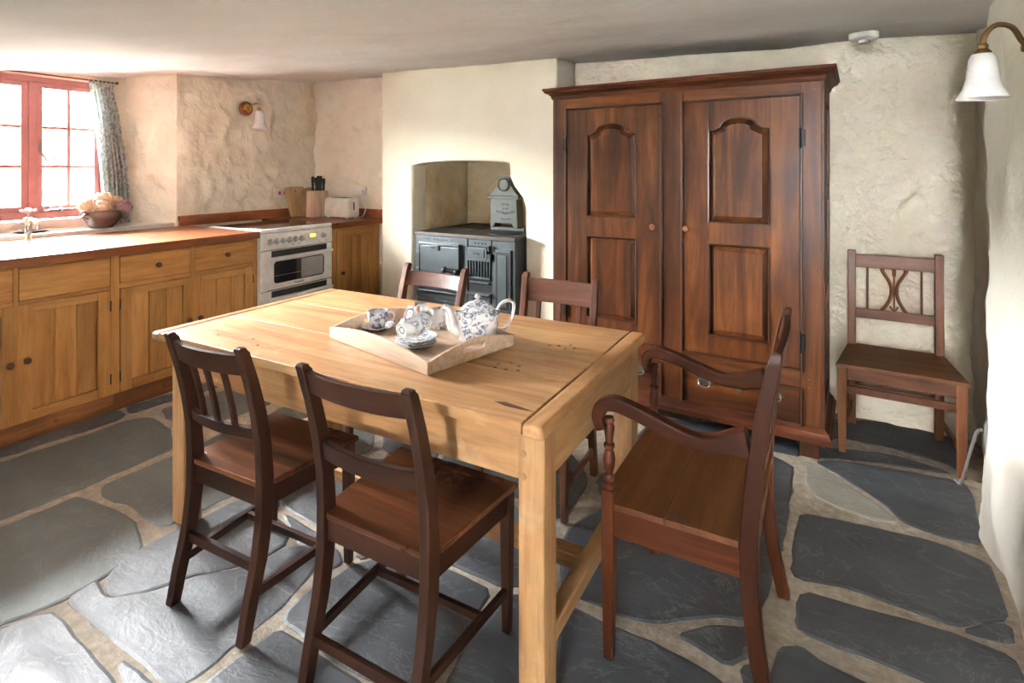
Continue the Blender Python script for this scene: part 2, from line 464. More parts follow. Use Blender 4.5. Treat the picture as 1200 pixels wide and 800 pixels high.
# floor: lime mortar bed with slate flagstones
mb = MB(); nx, ny = 130, 170
for i in range(nx + 1):
    for j in range(ny + 1):
        x = -4.95 + 5.9 * i / nx; y = -2.9 + 7.5 * j / ny
        mb.v.append((x, y, -.004 + .003 * noise.fractal(Vector((x * 9, y * 9, 2)), 1, 2, 3)))
for i in range(nx):
    for j in range(ny):
        a = i * (ny + 1) + j; mb.f.append((a, a + ny + 1, a + ny + 2, a + 1))
floor = struct(mb.build('floor', 'mortar', None, 0, True, recalc=False))
STONES = [
    ('b', [(-3.63,1.08),(-3.62,1.21),(-3.62,1.38),(-3.63,1.58),(-3.60,1.73),(-3.49,1.72),(-3.45,1.67),(-3.45,1.53),(-3.48,1.35),(-3.47,1.22),(-3.50,1.17),(-3.50,1.04)]),
    ('b', [(-3.59,1.78),(-3.56,2.01),(-3.54,2.25),(-3.51,2.33),(-3.41,2.24),(-3.42,2.09),(-3.45,1.93),(-3.47,1.82),(-3.47,1.75),(-3.52,1.75)]),
    ('g', [(-3.38,1.86),(-3.36,1.95),(-3.32,2.21),(-3.23,2.37),(-2.98,2.32),(-2.89,2.23),(-2.90,2.11),(-2.93,1.95),(-2.97,1.82),(-3.05,1.78),(-3.20,1.80)]),
    ('g', [(-3.46,0.97),(-3.44,1.15),(-3.42,1.31),(-3.40,1.48),(-3.41,1.65),(-3.38,1.73),(-3.33,1.77),(-3.21,1.76),(-3.07,1.74),(-2.89,1.65),(-2.85,1.60),(-2.86,1.52),(-2.84,1.43),(-2.85,1.34),(-2.84,1.24),(-2.85,1.18),(-2.86,1.06),(-2.88,0.96),(-2.89,0.81)]),
    ('g', [(-2.77,1.27),(-2.80,1.31),(-2.79,1.39),(-2.78,1.59),(-2.78,1.85),(-2.76,1.99),(-2.57,1.91),(-2.35,1.76),(-2.22,1.64),(-2.22,1.49),(-2.25,1.28),(-2.27,1.25),(-2.41,1.25),(-2.53,1.26),(-2.62,1.24),(-2.70,1.24)]),
    ('g', [(-2.83,0.77),(-2.81,0.94),(-2.80,1.01),(-2.79,1.18),(-2.74,1.19),(-2.54,1.21),(-2.40,1.21),(-2.30,1.18),(-2.20,1.14),(-2.17,1.06),(-2.16,0.89),(-2.18,0.81),(-2.21,0.74),(-2.24,0.61)]),
    ('b', [(-2.05,0.96),(-2.12,0.98),(-2.18,1.05),(-2.20,1.14),(-2.19,1.26),(-2.17,1.44),(-2.13,1.61),(-2.00,1.58),(-1.93,1.50),(-1.80,1.47),(-1.75,1.40),(-1.77,1.30),(-1.81,1.25),(-1.90,1.15),(-1.93,1.09),(-1.97,1.02),(-2.01,0.98)]),
    ('b', [(-2.15,0.89),(-2.17,0.97),(-2.08,0.95),(-2.04,0.95),(-1.96,1.02),(-1.92,1.08),(-1.89,1.14),(-1.77,1.26),(-1.73,1.40),(-1.67,1.45),(-1.57,1.40),(-1.53,1.30),(-1.51,1.18),(-1.51,1.05),(-1.51,0.90),(-1.58,0.87),(-1.68,0.88),(-1.81,0.88),(-1.99,0.88),(-2.05,0.88)]),
    ('b', [(-2.23,0.59),(-2.19,0.73),(-2.16,0.80),(-2.12,0.84),(-1.98,0.83),(-1.82,0.82),(-1.73,0.81),(-1.57,0.78),(-1.65,0.64),(-1.87,0.49)]),
    ('b', [(-1.76,0.85),(-1.65,0.85),(-1.52,0.85),(-1.44,0.84),(-1.41,0.78),(-1.50,0.77),(-1.63,0.81)]),
    ('b', [(-1.47,0.92),(-1.46,1.05),(-1.45,1.14),(-1.35,1.14),(-1.22,1.13),(-1.09,1.13),(-0.93,1.04),(-1.32,0.80),(-1.46,0.86)]),
    ('b', [(-1.45,1.17),(-1.48,1.20),(-1.49,1.29),(-1.46,1.39),(-1.45,1.45),(-1.35,1.60),(-1.09,1.60),(-0.96,1.60),(-0.94,1.38),(-0.95,1.23),(-1.07,1.15),(-1.24,1.15),(-1.37,1.16)]),
    ('b', [(-2.10,1.64),(-2.10,1.76),(-2.02,1.90),(-1.90,2.06),(-1.59,2.04),(-1.51,1.83),(-1.51,1.65),(-1.55,1.51),(-1.77,1.55),(-1.96,1.57)]),
    ('g', [(-2.57,1.93),(-2.80,2.17),(-2.75,2.28),(-2.45,2.36),(-2.12,2.29),(-1.96,2.09),(-2.08,1.93),(-2.16,1.79),(-2.17,1.65),(-2.35,1.76)]),
    ('b', [(-1.92,1.53),(-1.75,1.52),(-1.55,1.48),(-1.49,1.44),(-1.52,1.39),(-1.61,1.43),(-1.74,1.45)]),
    ('b', [(-1.47,1.48),(-1.46,1.61),(-1.47,1.79),(-1.51,2.02),(-1.14,2.05),(-0.90,1.93),(-0.79,1.72),(-0.93,1.63),(-1.09,1.63),(-1.36,1.62)]),
    ('b', [(-1.56,2.08),(-1.65,2.34),(-1.47,2.65),(-1.15,2.62),(-0.92,2.38),(-0.90,2.04),(-1.15,2.11)]),
    ('b', [(-2.08,2.32),(-2.22,2.62),(-1.84,2.70),(-1.53,2.67),(-1.70,2.38),(-1.61,2.10),(-1.91,2.12)]),
    ('b', [(-0.90,1.60),(-0.78,1.67),(-0.74,1.63),(-0.61,1.29),(-0.81,1.11),(-0.90,1.24),(-0.91,1.37)]),
    ('b', [(-0.76,1.72),(-0.85,1.90),(-0.86,2.03),(-0.78,2.24),(-0.66,2.43),(-0.43,2.55),(-0.21,2.55),(-0.15,2.28),(-0.15,2.04),(-0.19,1.88),(-0.30,1.84),(-0.44,1.72),(-0.58,1.70)]),
    ('b', [(-0.38,1.71),(-0.29,1.80),(-0.19,1.84),(-0.18,1.75),(-0.23,1.68),(-0.32,1.70)]),
    ('b', [(-0.72,1.66),(-0.56,1.64),(-0.42,1.65),(-0.28,1.62),(-0.20,1.59),(-0.20,1.42),(-0.56,1.22),(-0.69,1.55)]),
    ('b', [(-0.89,2.40),(-0.82,2.70),(-0.64,3.01),(-0.34,2.98),(-0.24,2.76),(-0.23,2.61),(-0.44,2.61),(-0.68,2.49),(-0.82,2.27)]),
    ('b', [(-0.25,3.02),(-0.18,3.00),(-0.11,2.93),(-0.12,2.50),(-0.13,2.24),(-0.16,2.45),(-0.21,2.63)]),
    ('b', [(-0.86,2.83),(-0.81,3.14),(-0.42,3.26),(-0.12,3.27),(-0.09,3.07),(-0.18,3.07),(-0.31,3.06),(-0.65,3.08)]),
    ('b', [(-0.01,3.28),(0.02,3.60),(0.33,3.72),(0.61,3.72),(0.58,3.28),(0.51,3.34),(0.30,3.38),(0.09,3.39)]),
    ('b', [(-0.06,3.09),(0.00,3.22),(0.29,3.31),(0.50,3.26),(0.53,3.23),(0.35,3.21),(0.10,3.15)]),
    ('b', [(-0.02,3.04),(0.06,3.10),(0.28,3.15),(0.50,3.17),(0.56,3.15),(0.57,3.06),(0.53,2.68),(0.40,2.66),(0.29,2.69),(0.24,2.80),(0.08,2.97)]),
    ('p', [(-0.06,3.01),(0.04,2.97),(0.21,2.78),(0.27,2.68),(0.17,2.66),(0.07,2.68),(-0.01,2.72),(-0.06,2.81)]),
    ('b', [(-0.07,2.56),(0.09,2.59),(0.26,2.60),(0.40,2.61),(0.52,2.56),(0.52,2.45),(0.51,2.27),(0.42,2.21),(0.36,2.16),(0.25,2.17),(0.10,2.18),(-0.07,2.15),(-0.09,2.20),(-0.08,2.46)]),
    ('b', [(0.38,2.15),(0.45,2.21),(0.51,2.24),(0.50,2.17),(0.42,2.15)]),
    ('b', [(-0.05,2.09),(0.07,2.10),(0.23,2.11),(0.36,2.12),(0.48,2.10),(0.49,2.01),(0.47,1.89),(0.26,1.88),(0.07,1.90),(-0.06,1.90),(-0.07,1.95)]),
    ('b', [(-0.10,1.81),(-0.05,1.84),(0.01,1.81),(0.12,1.80),(0.28,1.76),(0.38,1.70),(-0.11,1.43),(-0.12,1.67)]),
    ('b', [(-0.20,1.69),(-0.14,1.74),(-0.14,1.63),(-0.14,1.46),(-0.17,1.44),(-0.17,1.61)]),
]

def inside(p, poly):
    c = False; n = len(poly)
    for i in range(n):
        (x1, y1), (x2, y2) = poly[i], poly[i - 1]
        if (y1 > p[1]) != (y2 > p[1]) and p[0] < (x2 - x1) * (p[1] - y1) / (y2 - y1) + x1: c = not c
    return c
def near(p, poly, d):
    P = Vector(p)
    for i in range(len(poly)):
        a, b = Vector(poly[i]), Vector(poly[i - 1]); ab = b - a
        t = max(0, min(1, (P - a).dot(ab) / max(1e-9, ab.dot(ab))))
        if (a + ab * t - P).length < d: return True
    return False
def flagstone(mat, poly, jit=.006):
    area = sum(poly[i-1][0] * poly[i][1] - poly[i][0] * poly[i-1][1] for i in range(len(poly)))
    P = [Vector(p) for p in (poly if area > 0 else poly[::-1])]
    Q = []
    for i in range(len(P)):                              # soften corners
        a, b = P[i], P[(i + 1) % len(P)]; Q += [a.lerp(b, .14), a.lerp(b, .86)]
    out = []
    for i in range(len(Q)):
        a, b = Q[i], Q[(i + 1) % len(Q)]; n = max(1, int((b - a).length / .05))
        for k in range(n):
            p = a.lerp(b, k / n); q = Vector((p.x * 14, p.y * 14, 0))
            out.append(p + Vector((noise.noise(q), noise.noise(q + Vector((9, 3, 1))))) * jit * 1.6)
    n = len(out); c = sum(out, Vector((0, 0))) / n
    tx, ty = random.uniform(-.004, .004), random.uniform(-.004, .004); zo = random.uniform(-.001, .002)
    zt = lambda p: zo + (p.x - c.x) * tx + (p.y - c.y) * ty
    nrm = []
    for i in range(n):
        t = (out[(i + 1) % n] - out[i - 1]).normalized(); nrm.append(Vector((-t.y, t.x)))
    out = [p - m_ * .008 for p, m_ in zip(out, nrm)]
    top = [(p.x + m_.x * .012, p.y + m_.y * .012, zt(p)) for p, m_ in zip(out, nrm)]
    mid = [(p.x + m_.x * .002, p.y + m_.y * .002, zt(p) - .003) for p, m_ in zip(out, nrm)]
    bot = [(p.x, p.y, -.03) for p in out]
    mb = MB().add(bot + mid + top, [(i, (i+1) % n, n + (i+1) % n, n + i) for i in range(n)] + [(n + i, n + (i+1) % n, 2*n + (i+1) % n, 2*n + i) for i in range(n)] + [tuple(range(2 * n, 3 * n))])
    o = mb.build('flagstone', mat, floor, 0, False)
    return o
polys = []
for k, poly in STONES:
    polys.append(poly); flagstone('slate_' + k, poly)
# flags out of view (under the table, by the walls and behind the camera)
for (cw, chh, dd) in ((.62, .44, .02), (.30, .24, .02)):
    for j in range(-7, int(4.4 / chh) + 1):
        for i in range(-16, 5):
            x0 = i * cw + (j % 2) * cw * .45 + random.uniform(-.03, .03); y0 = j * chh + random.uniform(-.02, .02)
            x1, y1 = x0 + cw - .05, y0 + chh - .045
            if x0 < -4.4 or x1 > .60 or y0 < -2.65 or y1 > 3.75: continue
            smp = [(lerp(x0, x1, a / 8), lerp(y0, y1, b / 6)) for a in range(9) for b in range(7)]
            if any(inside(p, q) or near(p, q, dd) for p in smp for q in polys): continue
            poly = [(x0 + random.uniform(0, .04), y0), (x1, y0 + random.uniform(0, .03)), (x1 - random.uniform(0, .03), y1), (x0, y1 - random.uniform(0, .03))]
            polys.append(poly); flagstone('slate_b', poly)

# ---------------------------------------------------------------- window
def casement(win, y0, y1, rows=3, cols=2):
    z0, z1 = 1.105, 2.005
    c = MB(); st = .038
    c.box(WX, WX + .04, y0, y0 + st, z0, z1).box(WX, WX + .04, y1 - st, y1, z0, z1)
    c.box(WX, WX + .04, y0 + st, y1 - st, z0, z0 + .045).box(WX, WX + .04, y0 + st, y1 - st, z1 - .035, z1)
    fr = c.build('casement', 'red_paint', win, .003)
    ys = [y0 + st, (y0 + y1) / 2, y1 - st]; zs = [z0 + .045 + (z1 - .035 - z0 - .045) * k / 3 for k in range(4)]
    bx('glazing_bar', 'red_paint', fr, WX + .006, WX + .034, ys[1] - .011, ys[1] + .011, zs[0], zs[3], .003)
    for z in zs[1:3]:
        for a, b in ((ys[0], ys[1] - .011), (ys[1] + .011, ys[2])):
            bx('glazing_bar', 'red_paint', fr, WX + .006, WX + .034, a, b, z - .011, z + .011, .003)
    for i in range(2):
        for k in range(3):
            bx('pane', 'glass', fr, WX + .018, WX + .021, ys[i], ys[i + 1], zs[k], zs[k + 1], 0)
    return fr
f = MB(); y0, y1 = .84, 2.21
f.box(WX - .05, WX + .05, y0, y0 + .05, 1.06, 2.045).box(WX - .05, WX + .05, y1 - .05, y1, 1.06, 2.045)
f.box(WX - .05, WX + .05, y0 + .05, y1 - .05, 2.005, 2.045).box(WX - .05, WX + .065, y0 + .05, y1 - .05, 1.06, 1.105)
f.box(WX - .05, WX + .055, 1.725, 1.77, 1.105, 2.005).box(WX - .05, WX + .055, 1.285, 1.33, 1.105, 2.005)
win = struct(f.build('window_1', 'red_paint', None, .004))
for a, b in ((1.77, 2.16), (1.33, 1.725), (.89, 1.285)):  # last casement is out of view, added to let in more light
    fr = casement(win, a, b)
lt = MB().bar((WX + .046, 1.792, 1.52), (WX + .046, 1.792, 1.60), .012, .014)
lt.tube(smooth_path([(WX + .055, 1.795, 1.53), (WX + .07, 1.80, 1.50), (WX + .072, 1.83, 1.455), (WX + .07, 1.865, 1.455), (WX + .068, 1.868, 1.48), (WX + .068, 1.845, 1.482)], 5), [.006] * 26, 8)
lt.build('window_latch', 'pewter', win, 0, True)
sy = MB().tube(smooth_path([(WX + .075, 1.84, 1.135), (WX + .075, 1.82, 1.15), (WX + .075, 1.80, 1.135), (WX + .075, 1.815, 1.115), (WX + .075, 1.86, 1.122), (WX + .075, 2.10, 1.122)], 5), .006, 8)
sy.bar((WX + .05, 1.90, 1.122), (WX + .09, 1.90, 1.122), .012, .03)
sy.build('window_stay', 'pewter', win, 0, True)
s_ = MB().prism([(WX - .02, .66), (-4.46, .47), (-4.455, 2.60), (WX - .02, 2.38)], .90, .985, 'XY')
struct(s_.build('window_sill', 'sill', win, .006))
# unseen window added behind the camera to let in fill light
f = MB()
for a, b, c_, d in ((-.13, -.05, 1.04, 1.66), (.41, .49, 1.04, 1.66), (-.05, .41, 1.04, 1.12), (-.05, .41, 1.58, 1.66), (.16, .20, 1.12, 1.58)):
    f.box(a, b, -2.74, -2.64, c_, d)
fill_win = struct(f.build('fill_window', 'red_paint', None, .004))
for a, b in ((-.05, .16), (.20, .41)):
    for c_, d in ((1.12, 1.34), (1.36, 1.58)): bx('pane', 'glass', fill_win, a, b, -2.70, -2.697, c_, d, 0)
    bx('glazing_bar', 'red_paint', fill_win, a, b, -2.72, -2.68, 1.34, 1.36, 0)
# outside the kitchen window: bank added to shape the incoming light, and shrubs
g = MB(); nx, ny = 24, 30
for i in range(nx + 1):
    for j in range(ny + 1):
        dx = 25 * (i / nx) ** 1.3
        g.v.append((-5.0 - dx, -14 + 32 * j / ny, .35 + .20 * dx + .25 * noise.noise(Vector((dx * .4, j * .5, 1))) * min(1, dx / 4)))
for i in range(nx):
    for j in range(ny): a = i * (ny + 1) + j; g.f.append((a, a + 1, a + ny + 2, a + ny + 1))
g = g.build('bounce_bank', 'bounce_ground', None, 0, True)
tag(g, 'added pale garden bank bouncing light in at the kitchen window', 'garden'); g['kind'] = 'structure'
def shrub(y, x, rr, h, n, seed):
    rnd = random.Random(seed); mb = MB()
    for k in range(n):
        t, u = rnd.uniform(0, 6.283), rnd.uniform(0, 1); ph = math.acos(1 - u)
        p = Vector((rr * math.sin(ph) * math.cos(t), rr * math.sin(ph) * math.sin(t), h * math.cos(ph))) * rnd.uniform(.8, 1.03)
        a = Vector((rnd.uniform(-1, 1), rnd.uniform(-1, 1), rnd.uniform(-1, 1))).normalized(); b = a.orthogonal().normalized()
        s = .11
        mb.add([p - a*s, p + b*s*.5, p + a*s, p - b*s*.5], [(0, 1, 2, 3)])
    t_ = thing('garden_shrub', 'leafy shrub growing on the bank outside the window', 'shrub', (x, y, .35 + .20 * (-5.0 - x) - .08), 0, 'shrubs outside the window')
    fo = mb.build('foliage', 'leaf', t_, 0, False, recalc=False); fo['kind'] = 'stuff'
    MB().tube([(0, 0, 0), (0, 0, h * .7)], .05, 8).build('stem', 'stem', t_)
for i, (y, x, rr, h) in enumerate(((2.0, -11, .75, 1.35), (3.7, -11.5, .8, 1.6), (5.6, -11.8, .85, 1.4))): shrub(y, x, rr, h, 900, i)

# ---------------------------------------------------------------- pine table
TZ = .76
t = thing('dining_table', 'scrubbed pine farmhouse table with square legs and breadboard ends', 'table', (-1.461, 1.70, 0))
ox, oy = -1.461, 1.70
TX0, TX1, TY0, TY1 = -2.322 - ox, -.60 - ox, 1.240 - oy, 2.163 - oy
seams = [TY0, 1.553 - oy, 1.854 - oy, TY1]
for a, b in zip(seams, seams[1:]):
    bx('plank', 'pineX', t, TX0 + .055, TX1 - .062, a + .0012, b - .0012, TZ - .032, TZ, .004)
for a, b in ((TX0, TX0 + .053), (TX1 - .060, TX1)):
    bx('breadboard_end', 'pineY', t, a, b, TY0 - .004, TY1 + .004, TZ - .036, TZ + .001, .012)
LX = (-2.262 - ox, -.694 - ox); LYs = (1.285 - oy, 2.045 - oy); lw = .076
for x in LX:
    for y in LYs:
        mb = MB().loft([[(x + a, y + b, z) for a, b in ((0, 0), (lw, 0), (lw, lw), (0, lw))] for z in (0.0, TZ - .033)])
        lg = mb.build('leg', 'pineZ', t, .005)
        if x > -.5:
            for z in (.66, .60):
                MB().lathe([(.009, 0), (.009, -.003), (.001, -.0035)], (x + .016, y, z), 12, 'Y').build('peg', 'pineX', lg)
y0, y1 = LYs
bx('apron', 'pineX', t, LX[0] + lw, LX[1], y0 + .004, y0 + .028, .588, TZ - .034, .003)
bx('apron', 'pineX', t, LX[0] + lw, LX[1], y1 + lw - .028, y1 + lw - .004, .588, TZ - .034, .003)
for x in (LX[0] + .004, LX[1] + lw - .028):
    bx('apron', 'pineY', t, x, x + .024, y0 + lw, y1, .588, TZ - .034, .003)
for x in LX:
    bx('stretcher', 'pineY', t, x + .014, x + lw - .010, y0 + lw - .002, y1 + .002, .115, .165, .008)
bx('stretcher', 'pineX', t, LX[0] + lw - .012, LX[1] + .016, -.03, .03, .105, .155, .006)
for (x, y) in ((-.835, 1.86), (-.80, 1.885), (-.775, 1.86), (-.80, 1.835), (-.865, 1.845), (-.86, 1.60), (-.90, 1.615), (-.845, 1.565), (-.885, 1.555), (-.93, 1.585), (-.925, 1.555),
               (-2.05, 1.34), (-1.88, 1.37), (-1.80, 1.33)):
    MB().lathe([(.006, TZ - .002), (.006, TZ + .0006), (.0005, TZ + .0007)], (x - ox, y - oy, 0), 10).build('nail_hole', 'knob', t)
mb = MB().prism([(-.79 - ox, 1.325 - oy), (-.76 - ox, 1.335 - oy), (-.70 - ox, 1.325 - oy), (-.665 - ox, 1.318 - oy), (-.70 - ox, 1.314 - oy), (-.75 - ox, 1.312 - oy)], TZ - .002, TZ + .0007, 'XY')
mb.build('split_in_plank', 'knob', t)

# ---------------------------------------------------------------- dining chairs
def post_ring(x, y, z, hw, hd): return [(x - hw, y - hd, z), (x + hw, y - hd, z), (x + hw, y + hd, z), (x - hw, y + hd, z)]
def chair(label, loc, rz, wr, wf, dep, sh, curve, mf, ms, rails, slats=None, rear_str=.19, side_str=.125, bow=.022, hw=.0155, group=None, front_str=None, overhang=.012, name='dining_chair', scroll=True, mid_str=True, apron=.062):
    c = thing(name, label, 'chair', loc, rz, group)
    ry, fy = -dep / 2, dep / 2
    off = lambda z: ry + interp([(a, b) for a, b, _ in curve], z)
    zt = curve[-1][0]
    for s in (-1, 1):
        x = s * (wr / 2 - hw)
        zs = []
        z = 0
        while z < zt - .001: zs.append(z); z += .035
        zs.append(zt)
        hd = lambda z: interp([(a, d) for a, _, d in curve], z)
        rings = [post_ring(x, off(z), z, hw, hd(z)) for z in zs]
        if scroll:
            for dz, k in ((.008, .9), (.014, .72), (.017, .4)): rings.append(post_ring(x, off(zt) - .006, zt + dz, hw * (.6 + .4 * k), hd(zt) * k))
        MB().loft(rings).build('rear_leg_post', mf + 'Z', c, .004)
        x = s * (wf / 2 - hw)
        MB().loft([post_ring(x, fy - hw, 0, hw * .8, hw * .8), post_ring(x, fy - hw, .2, hw, hw), post_ring(x, fy - hw, sh - .019, hw * 1.12, hw * 1.12)]).build('front_leg', mf + 'Z', c, .003)
    def rail(nm, z0, z1, bw, th, mat):
        rings = []; n = 12; xx = wr / 2 - 2 * hw + .004
        for i in range(n + 1):
            u = -1 + 2 * i / n; x = u * xx; b = -bw * (1 - u * u)
            ya, yb = off(z0) + b, off(z1) + b
            rings.append([(x, ya - th, z0), (x, ya + th, z0), (x, yb + th, z1), (x, yb - th, z1)])
        return MB().loft(rings).build(nm, mat, c, .003)
    for (nm, z0, z1) in rails: rail(nm, z0, z1, bow, .0095, mf + 'X')
    if slats:
        za, zb, xs, sw, sd = slats
        for x in xs:
            b = -bow * (1 - (x / (wr / 2 - 2 * hw)) ** 2)
            MB().loft([[(x - sw, off(z) + b - sd, z), (x + sw, off(z) + b - sd, z), (x + sw, off(z) + b + sd, z), (x - sw, off(z) + b + sd, z)] for z in [lerp(za, zb, k / 6) for k in range(7)]]).build('slat', mf + 'Z', c, .002)
    # seat board and frame
    hd0 = interp([(a, d) for a, _, d in curve], sh)
    so = [(-wr/2 + 2*hw + .001, ry - hd0 + .006), (wr/2 - 2*hw - .001, ry - hd0 + .006), (wr/2 - 2*hw - .001, ry + hd0 + .001), (wr/2 + .002, ry + hd0 + .001), (wf/2 + .008, fy + overhang), (-wf/2 - .008, fy + overhang), (-wr/2 - .002, ry + hd0 + .001), (-wr/2 + 2*hw + .001, ry + hd0 + .001)]
    MB().prism(so, sh - .018, sh, 'XY').build('seat', ms, c, .004)
    za, zb = sh - .018 - apron, sh - .0185
    bx('seat_rail', mf + 'X', c, -wr/2 + 2*hw, wr/2 - 2*hw, ry - .010, ry + .012, za, zb, .002)
    bx('seat_rail', mf + 'X', c, -wf/2 + 2*hw, wf/2 - 2*hw, fy - 2*hw + .006, fy - .003, za, zb, .002)
    for s in (-1, 1):
        MB().bar((s * (wr/2 - hw), ry + .012, (za + zb)/2), (s * (wf/2 - hw), fy - 2*hw, (za + zb)/2), .020, zb - za).build('seat_rail', mf + 'Y', c, .002)
        MB().bar((s * (wr/2 - hw), off(side_str) + .008, side_str), (s * (wf/2 - hw), fy - hw, side_str), .016, .027).build('stretcher', mf + 'Y', c, .002)
    if rear_str: MB().bar((-wr/2 + hw, off(rear_str), rear_str), (wr/2 - hw, off(rear_str), rear_str), .017, .03).build('stretcher', mf + 'X', c, .002)
    if mid_str: MB().bar((-(wr + wf)/4 + hw, .04, side_str), ((wr + wf)/4 - hw, .04, side_str), .016, .024).build('stretcher', mf + 'X', c, .002)
    if front_str: MB().bar((-wf/2 + hw, fy - hw, front_str), (wf/2 - hw, fy - hw, front_str), .017, .034).build('stretcher', mf + 'X', c, .002)
    return c
SAB = [(0, -.075, .017), (.10, -.052, .019), (.22, -.020, .021), (.34, -.002, .023), (.46, 0, .023), (.56, -.006, .021), (.66, -.022, .020), (.76, -.046, .018), (.83, -.068, .017), (.862, -.078, .016)]
G = 'dining chairs around the pine table'
chair('dark stained chair with three slats in its back, at the table', (-1.668, 1.295, 0), R(1.5), .372, .425, .345, .445, SAB, 'dark', 'seat_worn',
      [('top_rail', .785, .852), ('lower_back_rail', .575, .612)], (.605, .79, (-.075, 0, .075), .0085, .007), rear_str=.195, group=G)
chair('dark stained ladderback chair with a single plain cross rail', (-1.040, 1.305, 0), R(0), .395, .445, .365, .445, SAB, 'dark', 'seat_worn',
      [('top_rail', .795, .862), ('back_cross_rail', .598, .650)], None, rear_str=.115, group=G)
chair('reddish scroll-backed chair on the side of the table by the black range', (-1.835, 2.19, 0), R(180), .415, .45, .36, .445, [(a, b, d * 1.15) for a, b, d in SAB], 'mahog', 'mahogX',
      [('top_rail', .765, .838), ('back_cross_rail', .56, .60)], None, rear_str=.19, group=G)
STR = [(0, -.04, .017), (.2, -.01, .018), (.45, 0, .018), (.65, -.02, .016), (.88, -.055, .014)]
chair('brown chair with flat top rail and reeded slats, between table and wardrobe', (-1.090, 2.20, 0), R(180), .392, .43, .36, .445, STR, 'mahog', 'mahogX',
      [('top_rail', .765, .872), ('lower_back_rail', .56, .59)], (.585, .77, (-.105, 0, .105), .012, .006), rear_str=.19, bow=.012, group=G)

# side chair by the right wall
STF = [(0, -.02, .019), (.2, -.006, .019), (.45, 0, .019), (.7, -.006, .017), (.957, -.022, .015)]
c = chair('brown oak side chair with pierced lyre splat against the plastered back wall', (.335, 3.395, 0), R(177.5), .425, .505, .40, .445, STF, 'brown', 'plank_seat',
      [('top_rail', .865, .935), ('lower_back_rail', .590, .640)], None, rear_str=.205, side_str=.115, bow=.004, hw=.019, front_str=.315, overhang=.016, scroll=False, mid_str=False, apron=.062, name='side_chair')
yb = lambda z: -.20 + interp([(a, b) for a, b, _ in STF], z)
for x in (-.12, .12): MB().tube([(x, yb(.637), .637), (x, yb(.75), .75), (x, yb(.868), .868)], .0055, 8).build('spindle', 'brownZ', c, 0, True)
sp = MB()
for s in (-1, 1):
    pth = [(s * .058, .868), (s * .048, .845), (s * .020, .795), (s * .011, .75), (s * .020, .70), (s * .043, .655), (s * .056, .637)]
    sp.tube([(p.x, yb(.75), p.y) for p in smooth_path([(a, b, 0) for a, b in pth], 4)], .0085, 8)
    sp.sphere((s * .052, yb(.75), .860), .010, 8); sp.sphere((s * .050, yb(.75), .645), .010, 8)
    sp.tube([(s * .018, yb(.75), .668), (s * .006, yb(.75), .645)], .005, 6)
sp.tube([(0, yb(.75), .868), (0, yb(.75), .64)], .0045, 8)
sp.box(-.020, .020, yb(.75) - .006, yb(.75) + .006, .735, .775)
sp.lathe([(.009, .83), (.009, .868)], (0, yb(.75), 0), 8)
sp.build('lyre_splat', 'brownZ', c, 0, True)

# armchair at the end of the table
c = thing('armchair', 'brown oak open armchair with turned arm supports and plank seat', 'chair', (-.35, 1.785, 0), R(90))
W, D, sh, hw = .53, .40, .455, .0175            # local: front +y (towards the table), width along x
ry, fy = -.19, .20
pc = [(0, -.055, .018), (.15, -.022, .020), (.32, -.002, .022), (.46, 0, .022), (.62, -.012, .021), (.78, -.034, .019), (.90, -.056, .017), (.935, -.064, .014)]
off = lambda z: ry + interp([(a, b) for a, b, _ in pc], z)
for s in (-1, 1):
    x = s * (W / 2 - hw)
    zs = [i * .035 for i in range(27)] + [.935]
    rings = [post_ring(x, off(z), z, hw, interp([(a, d) for a, _, d in pc], z)) for z in zs]
    for dz, k in ((.008, .85), (.015, .5)): rings.append(post_ring(x, off(.935) - .002, .935 + dz, hw * k, .014 * k))
    MB().loft(rings).build('rear_leg_post', 'umberZ', c, .004)
    MB().loft([post_ring(x, fy - hw, 0, .0135, .0135), post_ring(x, fy - hw, .25, hw, hw), post_ring(x, fy - hw, sh + .03, hw, hw)]).build('front_leg', 'umberZ', c, .003)
    prof = [(.013, .485), (.017, .490), (.017, .500), (.011, .506), (.015, .513), (.015, .521), (.010, .528), (.016, .548), (.018, .570), (.014, .590), (.010, .598), (.016, .604), (.016, .612), (.010, .618), (.013, .640), (.016, .660), (.012, .672), (.016, .680), (.013, .690)]
    MB().lathe(prof, (x, fy - hw, 0), 16).build('turned_arm_support', 'umberZ', c, 0, True)
    path = [(.200, .655), (.212, .690), (.200, .722), (.165, .735), (.10, .722), (.03, .700), (-.05, .680), (-.11, .682), (-.155, .697), (-.190, .704)]
    sm = smooth_path([(a, b, 0) for a, b in path], 5); rings = []
    for i, p in enumerate(sm):
        d = (sm[min(i + 1, len(sm) - 1)] - sm[max(i - 1, 0)]).normalized(); nn = Vector((-d.y, d.x)); u = i / (len(sm) - 1)
        th = lerp(.014, .020, min(1, u * 3)) if u < .7 else lerp(.020, .036, (u - .7) / .3); wd = .0195
        xc = x + s * .008 * (1 - u)
        rings.append([(xc - wd, p.x - nn.x*th, p.y - nn.y*th), (xc + wd, p.x - nn.x*th, p.y - nn.y*th), (xc + wd, p.x + nn.x*th, p.y + nn.y*th), (xc - wd, p.x + nn.x*th, p.y + nn.y*th)])
    MB().loft(rings).build('arm', 'umberY', c, .007, seg=3)
so = [(-W/2 + 2*hw, ry - .02), (W/2 - 2*hw, ry - .02), (W/2 - 2*hw, ry + .023), (W/2 + .002, ry + .023), (W/2 + .002, fy - 2*hw - .001), (W/2 - 2*hw, fy - 2*hw - .001), (W/2 - 2*hw, fy + .012), (-W/2 + 2*hw, fy + .012), (-W/2 + 2*hw, fy - 2*hw - .001), (-W/2 - .002, fy - 2*hw - .001), (-W/2 - .002, ry + .023), (-W/2 + 2*hw, ry + .023)]
